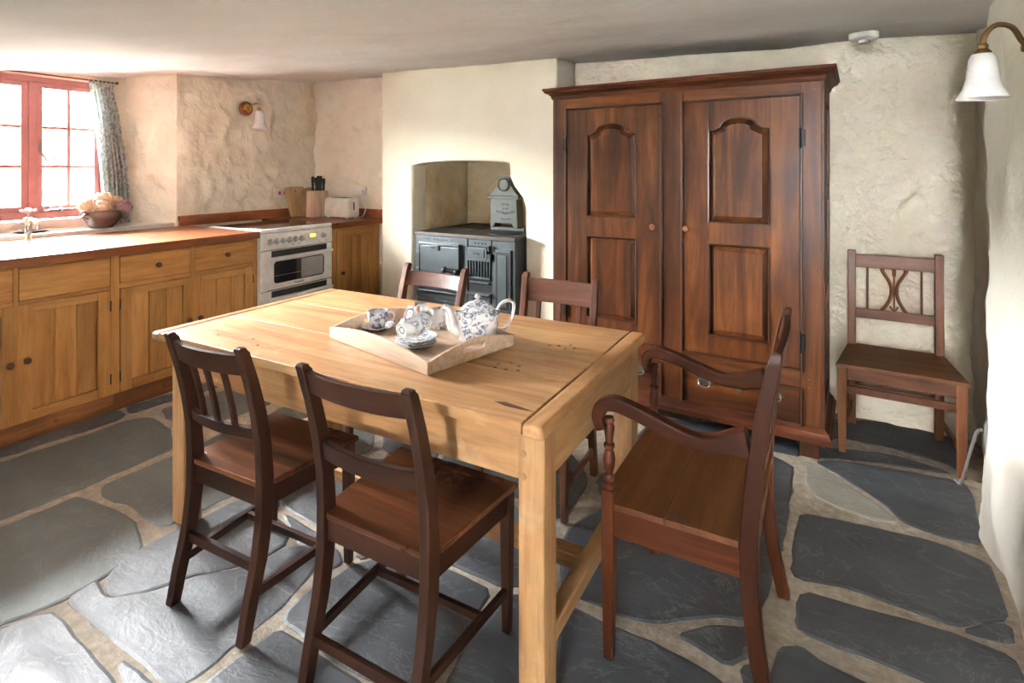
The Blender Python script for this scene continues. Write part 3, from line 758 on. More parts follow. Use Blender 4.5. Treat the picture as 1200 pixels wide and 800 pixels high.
ysplit = .02
def clip(poly, lo):
    out = []
    for i in range(len(poly)):
        a, b = poly[i - 1], poly[i]; ia = (a[1] >= ysplit) == lo; ib = (b[1] >= ysplit) == lo
        if ia != ib:
            t_ = (ysplit - a[1]) / (b[1] - a[1]); out.append((a[0] + t_ * (b[0] - a[0]), ysplit + (.0006 if lo else -.0006)))
        if ib: out.append(b)
    return out
for lo in (True, False): MB().prism(clip(so, lo), sh - .018, sh, 'XY').build('seat_board', 'plank_seat', c, .003)
for s in (-1, 1): bx('seat_rail', 'umberY', c, s * (W/2 - hw) - .011, s * (W/2 - hw) + .011, ry + .02, fy - 2*hw, sh - .098, sh - .019, .002)
bx('seat_rail', 'umberX', c, -W/2 + 2*hw, W/2 - 2*hw, fy - 2*hw + .006, fy - .004, sh - .098, sh - .019, .002)
bx('seat_rail', 'umberX', c, -W/2 + 2*hw, W/2 - 2*hw, ry - .012, ry + .010, sh - .098, sh - .019, .002)
def arail(nm, z0, z1, bw, th=.010):
    rings = []
    for i in range(13):
        u = -1 + i / 6; x = u * (W/2 - 2*hw + .003); b = -bw * (1 - u*u); zc = .018 * (1 - u*u) if nm == 'top_rail' else 0
        rings.append([(x, off(z0) + b - th, z0), (x, off(z0) + b + th, z0), (x, off(z1) + b + th, z1 + zc), (x, off(z1) + b - th, z1 + zc)])
    MB().loft(rings).build(nm, 'umberX', c, .003)
arail('top_rail', .855, .928, .012); arail('lower_back_rail', .575, .615, .012)
for x in (-.15, -.05, .05, .15):
    MB().loft([[(x - .013, off(z) - .018, z), (x + .013, off(z) - .018, z), (x + .013, off(z) - .004, z), (x - .013, off(z) - .004, z)] for z in (.61, .7, .78, .86)]).build('back_slat', 'umberZ', c, .002)

# ---------------------------------------------------------------- fitted kitchen units along the window wall
FX = -3.58
def knob(parent, y, z, mat='knob', r=.017):
    MB().lathe([(.008, -.002), (.008, .010), (r * .9, .014), (r, .020), (r * .85, .028), (.002, .032)], (FX + .004, y, z), 16, 'X').build('knob', mat, parent, 0, True)
def panel_door(unit, y0, y1, z0, z1, kn=None, hinge=None, nb=3, tr=.045, st=.062):
    F_ = MB(); a, b = FX - .018, FX + .003
    F_.box(a, b, y0, y0 + st, z0, z1).box(a, b, y1 - st, y1, z0, z1).box(a, a + .0015, y0 + st, y1 - st, z0 + .01, z1 - .01)
    d = F_.build('door', 'oakZ', unit, .002)
    bx('door_rail', 'oakY', d, a, b - .0006, y0 + st + .0006, y1 - st - .0006, z1 - tr, z1, .002)
    bx('door_rail', 'oakY', d, a, b - .0006, y0 + st + .0006, y1 - st - .0006, z0, z0 + .052, .002)
    w_ = (y1 - y0 - 2 * st) / nb
    for i in range(nb):
        bx('board', 'oakZ', d, a + .002, b - .011, y0 + st + i * w_ + .0018, y0 + st + (i + 1) * w_ - .0018, z0 + .054, z1 - tr - .002, .003)
    if kn: knob(d, kn[0], kn[1])
    if hinge:
        for z in (z0 + .09, z1 - .09): bx('hinge', 'black_metal', d, FX, FX + .006, hinge - .003, hinge + .004, z - .03, z + .03, .001)
    return d
def drawer(unit, y0, y1, z0, z1, k=None):
    d = bx('drawer_front', 'oakY', unit, FX - .018, FX + .002, y0, y1, z0, z1, .003)
    if k: knob(d, k[0], k[1])
def carcass(unit, y0, y1, stiles, rails, top=.905):
    c = MB().box(-4.30, FX - .020, y0, y0 + .018, .0, top).box(-4.30, FX - .020, y1 - .018, y1, .0, top).box(-4.30, FX - .020, y0, y1, .09, .105).box(-4.30, FX - .024, y0 + .02, y1 - .02, .10, .104)
    c.box(FX - .05, FX - .024, y0 + .018, y1 - .018, .105, top - .002)
    c.build('carcass', 'oakZ', unit)
    for a, b in stiles: bx('stile', 'oakZ', unit, FX - .02, FX, a, b, .103, top, .0015)
    for a, b, z0, z1 in rails: bx('rail', 'oakY', unit, FX - .02, FX - .0005, a, b, z0, z1, .0015)
    p = bx('plinth', 'plinth', unit, FX - .05, FX - .012, y0, y1, 0, .102, .002)
    return p
u1 = thing('sink_cabinet', 'golden oak base cabinet under the sink with blank drawer fronts', 'cabinet', (0, 0, 0))
p = carcass(u1, .80, 1.706, [(.80, .835), (1.685, 1.706), (1.242, 1.263)], [(.835, 1.685, .895, .905), (.835, 1.242, .708, .728), (1.263, 1.685, .708, .728)])
bx('drawer_front', 'oakY', u1, FX - .018, FX + .002, .838, 1.240, .730, .893, .003)
bx('drawer_front', 'oakY', u1, FX - .018, FX + .002, 1.266, 1.682, .730, .893, .003)
panel_door(u1, .838, 1.257, .104, .706, (1.224, .415), .836)
panel_door(u1, 1.260, 1.683, .104, .706, (1.293, .42), 1.684)
u2 = thing('drawer_cabinet', 'golden oak base cabinet with two knobbed drawers beside the cooker', 'cabinet', (0, 0, 0))
p2 = carcass(u2, 1.706, 2.640, [(1.706, 1.732), (2.606, 2.640), (2.153, 2.178)], [(1.732, 2.606, .897, .905), (1.732, 2.153, .708, .734), (2.178, 2.606, .708, .734)])
drawer(u2, 1.735, 2.150, .737, .895, (1.942, .816)); drawer(u2, 2.181, 2.603, .737, .895, (2.399, .818))
panel_door(u2, 1.736, 2.166, .104, .706, (2.133, .43), 1.734); panel_door(u2, 2.170, 2.603, .104, .706, (2.206, .43), 2.605)
for pl, ys in ((p, (1.43,)), (p2, (1.99,))):
    for y in ys: MB().lathe([(.009, 0), (.009, .003), (.004, .003), (.004, .0005)], (FX - .0125, y, .052), 14, 'X').build('plinth_screw_cap', 'brass', pl, 0, True)
u3 = thing('corner_cabinet', 'golden oak single-door cabinet between the cooker and chimney breast', 'cabinet', (0, 0, 0))
carcass(u3, 3.335, 3.92, [(3.335, 3.395), (3.875, 3.92)], [(3.395, 3.875, .885, .905)])
panel_door(u3, 3.398, 3.872, .104, .882, (3.455, .52), None, 3, .06, .06)

# worktops with sink cut-out, and upstands
WZ0, WZ1, WF = .906, .955, -3.545
SX0, SX1, SY0, SY1 = -4.12, -3.72, 1.20, 1.72
mb = MB()
yj0, yj1 = .79, 2.640
mb.box(SX1, WF, yj0, yj1, WZ0, WZ1).box(-4.50, SX0, yj0, yj1, WZ0, WZ1).box(SX0, SX1, yj0, SY0, WZ0, WZ1).box(SX0, SX1, SY1, yj1, WZ0, WZ1)
wt = mb.build('worktop', 'worktop', None, .004); tag(wt, 'long reddish hardwood worktop with the sink set into it', 'worktop')
for i in range(6):
    y = 1.80 + 0 * i; x = -4.08 + i * .062
    bx('drainer_groove', 'steel', wt, x, x + .014, 1.79, 2.16, WZ1 - .003, WZ1 + .0006, 0)
w2 = MB().box(-4.50, WF, 3.335, 3.96, WZ0, WZ1).build('worktop', 'worktop', None, .004); tag(w2, 'short reddish hardwood worktop in the corner under the toaster', 'worktop')
u_ = bx('upstand', 'worktop', None, -4.455, -4.425, 2.575, 3.93, WZ1, 1.035, .003); tag(u_, 'long reddish hardwood upstand along the rough wall behind the cooker', 'upstand')
u_ = bx('upstand', 'worktop', None, -4.424, -3.20, 3.905, 3.935, WZ1 + .001, 1.035, .003); tag(u_, 'short reddish hardwood upstand behind the toaster', 'upstand')

# sink and tap
s = thing('sink', 'stainless steel sink bowl set into the hardwood worktop', 'sink', ((SX0 + SX1)/2, (SY0 + SY1)/2, .955))
a, b = (SX1 - SX0)/2 - .002, (SY1 - SY0)/2 - .002
def rr(a, b, r, z, n=5):
    out = []
    for cx, cy, t0 in ((a - r, b - r, 0), (-a + r, b - r, 90), (-a + r, -b + r, 180), (a - r, -b + r, 270)):
        for k in range(n + 1):
            t_ = R(t0 + 90 * k / n); out.append((cx + r * math.cos(t_), cy + r * math.sin(t_), z))
    return out
MB().loft([rr(a + .012, b + .012, .05, .001), rr(a + .012, b + .012, .05, .003), rr(a - .004, b - .004, .05, .003), rr(a - .012, b - .012, .06, -.02), rr(a - .022, b - .022, .07, -.17), rr(a - .09, b - .09, .06, -.18)], True).build('bowl', 'steel', s, 0, True)
MB().lathe([(.035, -.178), (.035, -.174), (.015, -.175)], (0, 0, 0), 20).build('drain', 'chrome', s, 0, True)
t = thing('tap', 'chrome cross-headed pillar tap standing behind the sink', 'tap', (-4.185, 1.525, .9555))
MB().lathe([(.026, 0), (.026, .006), (.016, .012), (.014, .05), (.019, .058), (.019, .066), (.015, .075), (.017, .12), (.020, .14), (.020, .15), (.012, .158)], (0, 0, 0), 20).build('body', 'chrome', t, 0, True)
MB().tube(smooth_path([(0, 0, .13), (.04, .0, .145), (.09, 0, .14), (.115, 0, .115), (.118, 0, .09)], 5), .011, 12).build('spout', 'chrome', t, 0, True)
h = MB().lathe([(.008, .155), (.008, .185), (.014, .190), (.014, .205), (.006, .212), (.001, .213)], (0, 0, 0), 14)
h.tube([(-.034, 0, .197), (.034, 0, .197)], .0065, 8); h.tube([(0, -.034, .197), (0, .034, .197)], .0065, 8)
for dx, dy in ((.034, 0), (-.034, 0), (0, .034), (0, -.034)): h.sphere((dx, dy, .197), .0085, 10)
h.build('cross_handle', 'chrome', t, 0, True)
d = MB().lathe([(.001, .0), (.055, 0), (.075, .012), (.078, .014), (.072, .013), (.05, .004), (.001, .004)], (0, 0, 0), 24, sy=1.3).build('soap_dish', 'black_pl', None, 0, True)
d.location = (-4.57, 1.68, .9855); tag(d, 'shallow dark dish on the window sill behind the tap', 'dish')

# cooker
ck = thing('cooker', 'white freestanding electric cooker with ceramic hob and double oven', 'cooker', (-3.55, 2.985, 0))
hw_ = .338
bx('body', 'enamel', ck, -.60, -.03, -hw_, hw_, .02, .93, .004)
hb = bx('hob_frame', 'enamel', ck, -.62, .0, -hw_, hw_, .931, .962, .010)
bx('hob_glass', 'hob', hb, -.56, -.045, -hw_ + .03, hw_ - .03, .962, .9655, .001)
cp = MB().loft([[(-.03, y, .806), (.004, y, .806), (.004, y, .82), (-.002, y, .93), (-.03, y, .93)] for y in (-hw_, hw_)]).build('control_panel', 'enamel', ck, .008)
bx('control_inset', 'enamel', cp, .0, .0055, -hw_ + .045, hw_ - .03, .838, .905, .004)
for y in (-.263, -.206, -.149, -.093, -.037, .02):
    k_ = MB().lathe([(.024, 0), (.024, .004), (.020, .006), (.017, .022), (.015, .026), (.001, .026)], (.0045, y, .868), 20, 'X').build('control_knob', 'grey_pl', cp, 0, True)
    bx('pointer', 'enamel', k_, .030, .033, y - .002, y + .002, .868, .885, 0)
k_ = MB().lathe([(.024, 0), (.024, .004), (.020, .006), (.017, .022), (.015, .026), (.001, .026)], (.0045, .235, .868), 20, 'X').build('control_knob', 'grey_pl', cp, 0, True)
ds = bx('display_bezel', 'grey_pl', cp, .004, .008, .088, .172, .858, .900, .001); bx('display', 'amber', ds, .0075, .009, .100, .160, .866, .893, 0)
for y in (.10, .13, .16): MB().lathe([(.005, 0), (.005, .003)], (.005, y, .846), 10, 'X').build('button', 'grey_pl', cp)
for y, mt in ((-.06, 'ink'), (.0, 'red_lamp'), (.265, 'red_lamp')): MB().lathe([(.005, 0), (.005, .003)], (.004, y, .828), 10, 'X').build('indicator_lamp', mt, cp)
def oven(z0, z1, win):
    bx('gap', 'black_gap', ck, -.03, -.012, -hw_ + .075, hw_ - .055, z1 - .004, z1 + .03, 0)
    d_ = MB().box(-.028, .0, -hw_ + .002, hw_ - .002, z0, z1).build('oven_door', 'enamel', ck, .006)
    bx('vent_slot', 'black_gap', d_, -.004, .0015, -hw_ + .09, hw_ - .06, z1 - .050, z1 - .004, .001)
    hn = MB().loft([[(.030, y, z1 - .075), (.046, y, z1 - .07), (.048, y, z1 - .047), (.030, y, z1 - .045)] for y in (-hw_ + .055, hw_ - .03)])
    for y in (-hw_ + .075, hw_ - .05): hn.box(0, .034, y - .014, y + .014, z1 - .073, z1 - .047)
    hn.build('door_handle', 'enamel', d_, .005)
    if win:
        out = [(p[0], p[1]) for p in rr(.238, .082, .025, 0)]
        MB().prism([(a + .012, b + z0 + .125) for a, b in out], -.002, .002, 'YZ').build('oven_window', 'oven_glass', d_, .001)
        wi = MB()
        for z in (z0 + .10,): wi.bar((.0028, -.22, z), (.0028, .245, z), .002, .003)
        wi.build('rack_reflection_bar', 'rack', d_)
    return d_
od = oven(.510, .802, True)
bx('inner_glass_panel', 'grey_pl', od, .001, .0026, .022, .238, .510 + .05, .510 + .2, .001)
oven(.135, .503, False)
bx('kick_panel', 'enamel', ck, -.05, -.03, -hw_ + .01, hw_ - .01, .02, .13, .002)
for (x, y) in ((-.06, -.3), (-.06, .3), (-.55, -.3), (-.55, .3)): MB().lathe([(.018, 0), (.018, .022)], (x, y, 0), 12).build('foot', 'black_pl', ck)
cu = bpy.data.curves.new('badge', 'FONT'); cu.body = 'Hotpoint'; cu.size = .026; cu.extrude = .0004; cu.align_x = 'CENTER'
tmp = bpy.data.objects.new('badge', cu); COL.objects.link(tmp)
bpy.context.view_layer.update()
me = bpy.data.meshes.new_from_object(tmp.evaluated_get(bpy.context.evaluated_depsgraph_get()))
bpy.data.objects.remove(tmp)
bo = bpy.data.objects.new('badge_lettering', me); COL.objects.link(bo); me.materials.clear(); me.materials.append(M['ink'])
bo.parent = od; bo.location = (.0006, .0, .528); bo.rotation_euler = (R(90), 0, R(90))

# ---------------------------------------------------------------- cast iron range in the chimney
rg = thing('cooking_range', 'black cast iron cooking range set into the chimney breast', 'range', (-2.307, 3.42, 0), R(-1.2))
x0, xm, x1 = -.445, .046, .445
ZR = .925
bx('oven_box', 'iron', rg, x0, xm - .004, .012, .78, .12, ZR - .03, .004)
bx('fire_box', 'iron', rg, xm, x1, .012, .40, .05, ZR - .03, .004)
bx('hotplate', 'iron_top', rg, x0 - .008, xm - .004, -.012, .80, ZR - .028, ZR, .005)
hp = bx('hotplate', 'iron_top', rg, xm - .002, x1 + .008, -.022, .46, ZR - .028, ZR + .002, .005)
MB().lathe([(.085, ZR - .004), (.085, ZR + .004), (.075, ZR + .006), (.001, ZR + .005)], (-.14, .38, 0), 24, sy=1.2).build('ring_cover', 'iron_dark', rg, 0, True)
MB().lathe([(.125, ZR - .004), (.125, ZR + .006), (.113, ZR + .009), (.001, ZR + .008)], (.245, .20, 0), 24).build('ring_cover', 'iron_dark', rg, 0, True)
bx('front_plate', 'iron', rg, x0, xm - .006, -.004, .012, .42, ZR - .03, .004)
od = MB().box(x0 + .055, xm - .075, -.030, -.004, .50, .828).build('oven_door', 'iron', rg, .007)
fr = MB()
for a, b, c_, d in ((x0 + .045, xm - .062, .828, .85), (x0 + .045, x0 + .06, .49, .828), (xm - .08, xm - .062, .49, .828), (x0 + .045, xm - .062, .475, .49)): fr.box(a, b, -.036, -.004, c_, d)
fr.build('door_moulding', 'iron', od, .006)
bx('vent_plate', 'iron', od, x0 + .165, x0 + .245, -.042, -.034, .795, .832, .003)
for k in range(3): MB().lathe([(.006, 0), (.006, -.002)], (x0 + .185 + k * .02, -.042, .815), 10, 'Y').build('vent_hole', 'iron_dark', od)
hd = MB().tube([(xm - .055, -.012, .655), (xm - .055, -.075, .655)], .012, 12).sphere((xm - .055, -.075, .655), .022, 12)
hd.tube([(xm - .055, -.06, .655), (xm - .15, -.085, .665)], [.014, .017], 12).lathe([(.021, -.014), (.024, -.006), (.024, .006), (.018, .012), (.004, .012)], (xm - .155, -.085, .666), 14, 'X')
hd.build('door_latch', 'iron_dark', od, 0, True)
for z in (.52, .63, .74):
    bx('hinge', 'iron', rg, x0 + .004, x0 + .04, -.018, -.003, z - .025, z + .025, .003)
lt = MB()
for k in range(9): lt.box(x0 + .165 + k * .016, x0 + .177 + k * .016, -.008, -.003, .868, .877 + .003 * (k % 3 == 0))
for x in (x0 + .12, x0 + .34): lt.sphere((x, -.005, .873), .006, 8)
lt.build('cast_lettering', 'iron', rg)
bx('bottom_rail', 'iron', rg, x0, xm - .006, -.004, .012, .36, .415, .004)
bx('lower_panel', 'iron_dark', rg, x0 + .02, xm - .01, .02, .04, .12, .36, .003)
# fire side
fx0, fx1 = xm + .004, xm + .205
bx('front_plate', 'iron', rg, fx1 + .004, x1, -.006, .012, .34, ZR - .03, .004)
bx('fire_opening', 'iron_dark', rg, fx0, fx1, .004, .013, .38, ZR - .035, 0)
bx('damper_plate', 'iron', rg, fx0, fx1, -.008, .004, .845, ZR - .03, .003)
for k in range(4): MB().lathe([(.007, 0), (.007, -.003)], (fx0 + .06 + k * .03, -.008, .868), 10, 'Y').build('damper_hole', 'iron_dark', rg)
fd = bx('fire_door', 'iron', rg, fx0 + .004, fx1 - .03, -.026, .004, .752, .842, .006)
bx('door_panel', 'iron', fd, fx0 + .022, fx1 - .048, -.031, -.024, .768, .828, .004)
MB().bar((fx0 + .06, -.036, .80), (fx0 + .105, -.036, .795), .008, .008).build('door_pull', 'iron_dark', fd)
MB().box(fx1 - .022, fx1 + .012, -.04, .0, .755, .80).lathe([(.016, -.02), (.016, .02)], (fx1 - .004, -.03, .84), 10).build('catch', 'iron_dark', rg, .003)
for k in range(8):
    x = fx0 + .012 + k * .0245
    MB().loft([[(x, -.012, z), (x + .009, -.012, z), (x + .009, .004, z), (x, .004, z)] for z in (.625, .745)]).build('grate_bar', 'iron', rg, .003)
bx('grate_rail', 'iron', rg, fx0, fx1 - .004, -.020, .004, .740, .752, .003)
bx('grate_rail', 'iron', rg, fx0, fx1 - .004, -.022, .004, .610, .626, .004)
bx('grate_rail', 'iron', rg, fx0 + .01, fx1 - .02, -.016, .004, .578, .590, .003)
bx('ash_shelf', 'iron', rg, fx0 - .006, fx1 + .006, -.050, .004, .502, .515, .004)
ad = bx('ash_door', 'iron', rg, fx0, fx1 - .006, -.014, .004, .392, .498, .004)
MB().sphere((fx0 + .07, -.036, .455), .024, 12).sphere((fx0 + .105, -.034, .46), .020, 12).tube([(fx0 + .10, -.03, .455), (fx0 + .16, -.03, .43)], .008, 8).build('ash_door_knob', 'iron_dark', ad, 0, True)
bx('ash_ledge', 'iron', rg, fx0 - .006, fx1 + .004, -.06, .004, .372, .39, .004)
pn = MB().prism([(fx1 + .030, .40), (x1 - .028, .40), (x1 - .028, .835), (fx1 + .030, .835)], -.020, -.006).build('side_panel', 'iron', rg, .006)
bx('panel_recess', 'iron_dark', pn, fx1 + .044, x1 - .042, -.0215, -.018, .415, .82, 0)
bx('panel_field', 'iron', pn, fx1 + .060, x1 - .058, -.027, -.016, .435, .80, .006)
bx('base_plate', 'iron', rg, xm, x1 + .004, -.03, .012, .28, .34, .005)
bx('hearth_plinth', 'iron_dark', rg, x0, x1, .03, .40, 0, .30, .004)
# flue hood on the hot plate
hx = .185
fl_ = MB().box(hx - .17, hx + .13, .355, .42, ZR + .002, ZR + .03).build('flue_base', 'iron_green', rg, .004)
hood = [(-.135, .955), (-.10, .955), (-.085, .985), (.06, .985), (.075, .955), (.115, .955), (.105, 1.17), (.118, 1.185), (.118, 1.21), (.10, 1.222), (.045, 1.30), (.040, 1.345), (-.055, 1.345), (-.060, 1.29), (-.125, 1.222), (-.145, 1.21), (-.145, 1.185), (-.130, 1.17)]
hood_o = MB().prism([(hx - .02 + a, b) for a, b in hood], .32, .42).build('flue_hood', 'iron_green', rg, .006)
MB().box(hx - .175, hx + .105, .309, .325, 1.175, 1.20).build('hood_moulding', 'iron_green', hood_o, .005)
MB().lathe([(.052, .322), (.052, .311), (.044, .306), (.040, .311), (.001, .310)], (hx - .028, 0, 1.285), 24, 'Y').build('soot_door', 'iron_green', hood_o, 0, True)
mb = MB().box(hx - .085, hx + .03, .312, .322, 1.340, 1.352)
mb.build('neck_rim', 'iron_green', hood_o, .003)
lt = MB()
for k in range(4): lt.box(hx - .055 + k * .018, hx - .041 + k * .018, .314, .321, 1.128, 1.140)
for k in range(3): lt.box(hx - .045 + k * .018, hx - .031 + k * .018, .314, .321, 1.095, 1.107)
for k in range(9): lt.box(hx - .105 + k * .019, hx - .091 + k * .019, .314, .321, 1.055 + .004 * abs(k - 4), 1.071 + .004 * abs(k - 4))
for k in range(5): lt.box(hx - .06 + k * .017, hx - .047 + k * .017, .314, .321, 1.015, 1.026)
lt.build('cast_lettering', 'iron', hood_o)

# ---------------------------------------------------------------- oak wardrobe
wd = thing('wardrobe', 'tall polished dark oak wardrobe with arched panel doors and drawers', 'wardrobe', (-1.434, 3.130, 0), R(-2.9))
WW, WD, ZB, ZH = 1.441, .53, .148, 1.842
DL, DR = (.082, .657), (.783, 1.349); DZ = (.425, 1.766)
mb = MB().box(0, .03, .005, WD, ZB, ZH).box(WW - .03, WW, .005, WD, ZB, ZH).box(.03, WW - .03, WD - .012, WD, ZB, ZH).box(.03, WW - .03, .03, WD - .012, ZB, ZB + .02).box(.03, WW - .03, .03, WD - .012, ZH - .02, ZH)
mb.build('carcass', 'wardZ', wd)
for a, b in ((0, DL[0]), (DL[1], DR[0]), (DR[1], WW)): bx('stile', 'wardZ', wd, a, b, 0, .028, ZB, ZH, .003)
for a, b in (DL, DR):
    bx('rail', 'wardX', wd, a, b, .001, .028, DZ[1], ZH, .002)
    bx('rail', 'wardX', wd, a, b, .001, .028, .327, DZ[0], .002)
    # bead mouldings round each opening
    for z0, z1 in ((DZ[0], DZ[1]), (.150, .327)):
        m_ = MB()
        m_.box(a - .012, a, -.008, .004, z0 - .010, z1 + .010).box(b, b + .012, -.008, .004, z0 - .010, z1 + .010)
        m_.box(a, b, -.008, .004, z1, z1 + .011).box(a, b, -.008, .004, z0 - .011, z0)
        m_.build('bead_moulding', 'ward_edge', wd, .004)
def arch(a, b, z0, zs, za, n=14):
    c_ = (a + b) / 2; w_ = b - a; s = .20 * w_; r_ = w_ / 2 - s
    out = [(a, z0), (b, z0), (b, zs), (b - s * .55, zs + .004), (b - s, zs + .018)]
    for k in range(1, n): 
        t_ = math.pi * k / n; out.append((c_ + r_ * math.cos(t_), zs + .018 + (za - zs - .018) * math.sin(t_)))
    return out + [(a + s, zs + .018), (a + s * .55, zs + .004), (a, zs)]
def rect(a, b, z0, z1): return [(a, z0), (b, z0), (b, z1), (a, z1)]
def inset(o_, d):
    P = [Vector(p) for p in o_]; n = len(P); out = []
    for i in range(n):
        e1 = (P[i] - P[i-1]).normalized(); e2 = (P[(i+1) % n] - P[i]).normalized()
        n1, n2 = Vector((-e1.y, e1.x)), Vector((-e2.y, e2.x)); m_ = (n1 + n2)
        m_ = m_.normalized() if m_.length > 1e-4 else n1
        out.append(P[i] + m_ * d / max(.5, m_.dot(n1)))
    return [(p.x, p.y) for p in out]
def fielded(door, o_):
    r = lambda q, y: [(a, y, b) for a, b in q]
    MB().loft([r(o_, .026), r(o_, .020), r(inset(o_, .004), .020), r(inset(o_, .033), .006), r(inset(o_, .036), .003)]).build('raised_panel', 'wardZ', door, 0, False)
    MB().loft([r(o_, .004), r(o_, -.004), r(inset(o_, .005), -.003), r(inset(o_, .010), .006), r(inset(o_, .010), .018)], False).build('panel_moulding', 'ward_edge', door)
for i, (a, b) in enumerate((DL, DR)):
    pa, pb = a + .130, b - .136
    up = arch(pa, pb, 1.122, 1.612, 1.676); lo = rect(pa, pb, .525, 1.010)
    fr = MB()
    y0_, y1_ = -.001, .024
    fr.box(a + .003, pa, y0_, y1_, DZ[0] + .003, DZ[1] - .003).box(pb, b - .003, y0_, y1_, DZ[0] + .003, DZ[1] - .003)
    fr.box(pa, pb, y0_ + .001, y1_, DZ[0] + .003, .525).box(pa, pb, y0_ + .001, y1_, 1.010, 1.122)
    top = [(pa, DZ[1] - .003)] + [p for p in up[2:]][::-1] + [(pb, DZ[1] - .003)]
    fr.prism(top, y0_ + .001, y1_)
    d = fr.build('door', 'wardZ', wd, .0015)
    d['label'] = 'left door of the wardrobe' if i == 0 else 'right door of the wardrobe'
    fielded(d, up); fielded(d, lo)
    kx = .620 if i == 0 else .803
    MB().lathe([(.008, 0), (.008, -.012), (.015, -.018), (.017, -.026), (.014, -.034), (.001, -.037)], (kx, 0, 1.084), 16, 'Y').build('knob', 'knob_l', d, 0, True)
    hxx = a - .014 if i == 0 else b + .014
    for z in (1.555, .56):
        hm = MB().box(hxx - .008, hxx + .008, -.011, -.004, z - .04, z + .04).tube([(hxx + (.014 if i == 0 else -.014), -.013, z - .05), (hxx + (.014 if i == 0 else -.014), -.013, z + .05)], .006, 8)
        hm.build('hinge', 'black_metal', d, .003)
    # drawer
    dr = bx('drawer', 'wardX', wd, a + .003, b - .003, .004, .024, .153, .324, .003)
    def pull(x, z):
        q = []
        for k in range(16):
            t_ = 2 * math.pi * k / 16; q.append((x + .036 * math.cos(t_) * (1 + .18 * math.cos(4 * t_)), z + .004 + .022 * math.sin(t_) * (1 + .15 * math.cos(3 * t_))))
        p_ = MB().prism(q, .001, .005)
        p_.tube(smooth_path([(x - .028, -.004, z + .004), (x - .026, -.016, z - .012), (x, -.020, z - .021), (x + .026, -.016, z - .012), (x + .028, -.004, z + .004)], 4), .0035, 8)
        for s in (-1, 1): p_.sphere((x + s * .028, -.003, z + .005), .0075, 10)
        p_.build('bail_handle', 'pewter', dr, 0, True)
    cx = (a + b) / 2
    pull(cx - .170, .272); pull(cx + .170, .272)
    es = [(-.042, .018), (-.030, .026), (-.018, .016), (-.008, .022), (0, .014), (.008, .022), (.018, .016), (.030, .026), (.042, .018), (.034, .004), (.018, -.004), (0, -.030), (-.018, -.004), (-.034, .004)]
    MB().prism([(cx + p_, .277 + q_) for p_, q_ in es], .0005, .005).build('escutcheon', 'verdigris', dr, .001)
    MB().lathe([(.004, .0004), (.004, -.0004)], (cx, 0, .283), 8, 'Y').build('keyhole', 'black_gap', dr)
for x, z in ((1.385, .385), (1.385, .345), (1.41, 1.79)): MB().lathe([(.006, .001), (.005, -.002)], (x, 0, z), 10, 'Y').build('peg', 'knob_l', wd)
# panelled side
for x in (WW, 0):
    s = 1 if x > 0 else -1
    sd = MB()
    for y0_, y1_, z0_, z1_ in ((.0, .06, ZB, ZH), (WD - .06, WD, ZB, ZH), (.06, WD - .06, ZH - .10, ZH), (.06, WD - .06, ZB, ZB + .1), (.06, WD - .06, 1.24, 1.32), (.06, WD - .06, .70, .78)):
        sd.box(min(x, x + s * .012), max(x, x + s * .012), y0_, y1_, z0_, z1_)
    sd.build('side_frame', 'wardZ', wd, .002)
    for z0_, z1_ in ((ZB + .1, .70), (.78, 1.24), (1.32, ZH - .10)): bx('side_panel', 'wardZ', wd, min(x, x + s * .004), max(x, x + s * .004), .07, WD - .07, z0_ + .01, z1_ - .01, .002)
def ring_mould(prof, name):      # mitred moulding along front and both sides; prof = [(out, z)...]
    rings = []
    for dx, dy in (('l', 'b'), ('l', 'f'), ('r', 'f'), ('r', 'b')):
        rings.append([((-.012 - o_) if dx == 'l' else WW + .012 + o_, (-o_) if dy == 'f' else WD, z) for o_, z in prof])
    MB().loft(rings).build(name, 'umberX', wd, .0015)
ring_mould([(-.02, 1.828), (.0, 1.828), (.008, 1.838), (.010, 1.850), (.022, 1.862), (.040, 1.870), (.044, 1.880), (.050, 1.884), (.050, 1.897), (-.02, 1.897)], 'cornice')
bx('top_board', 'wardX', wd, -.03, WW + .03, -.02, WD, 1.897, 1.903, .001)
ring_mould([(-.02, .088), (.030, .088), (.032, .115), (.022, .128), (.020, .138), (.006, .150), (.002, .158), (-.02, .158)], 'base_moulding')
for x in (.01, WW - .095):
    for y in (.012, WD - .08): bx('foot', 'wardZ', wd, x, x + .085, y, y + .07, 0, .10, .003)

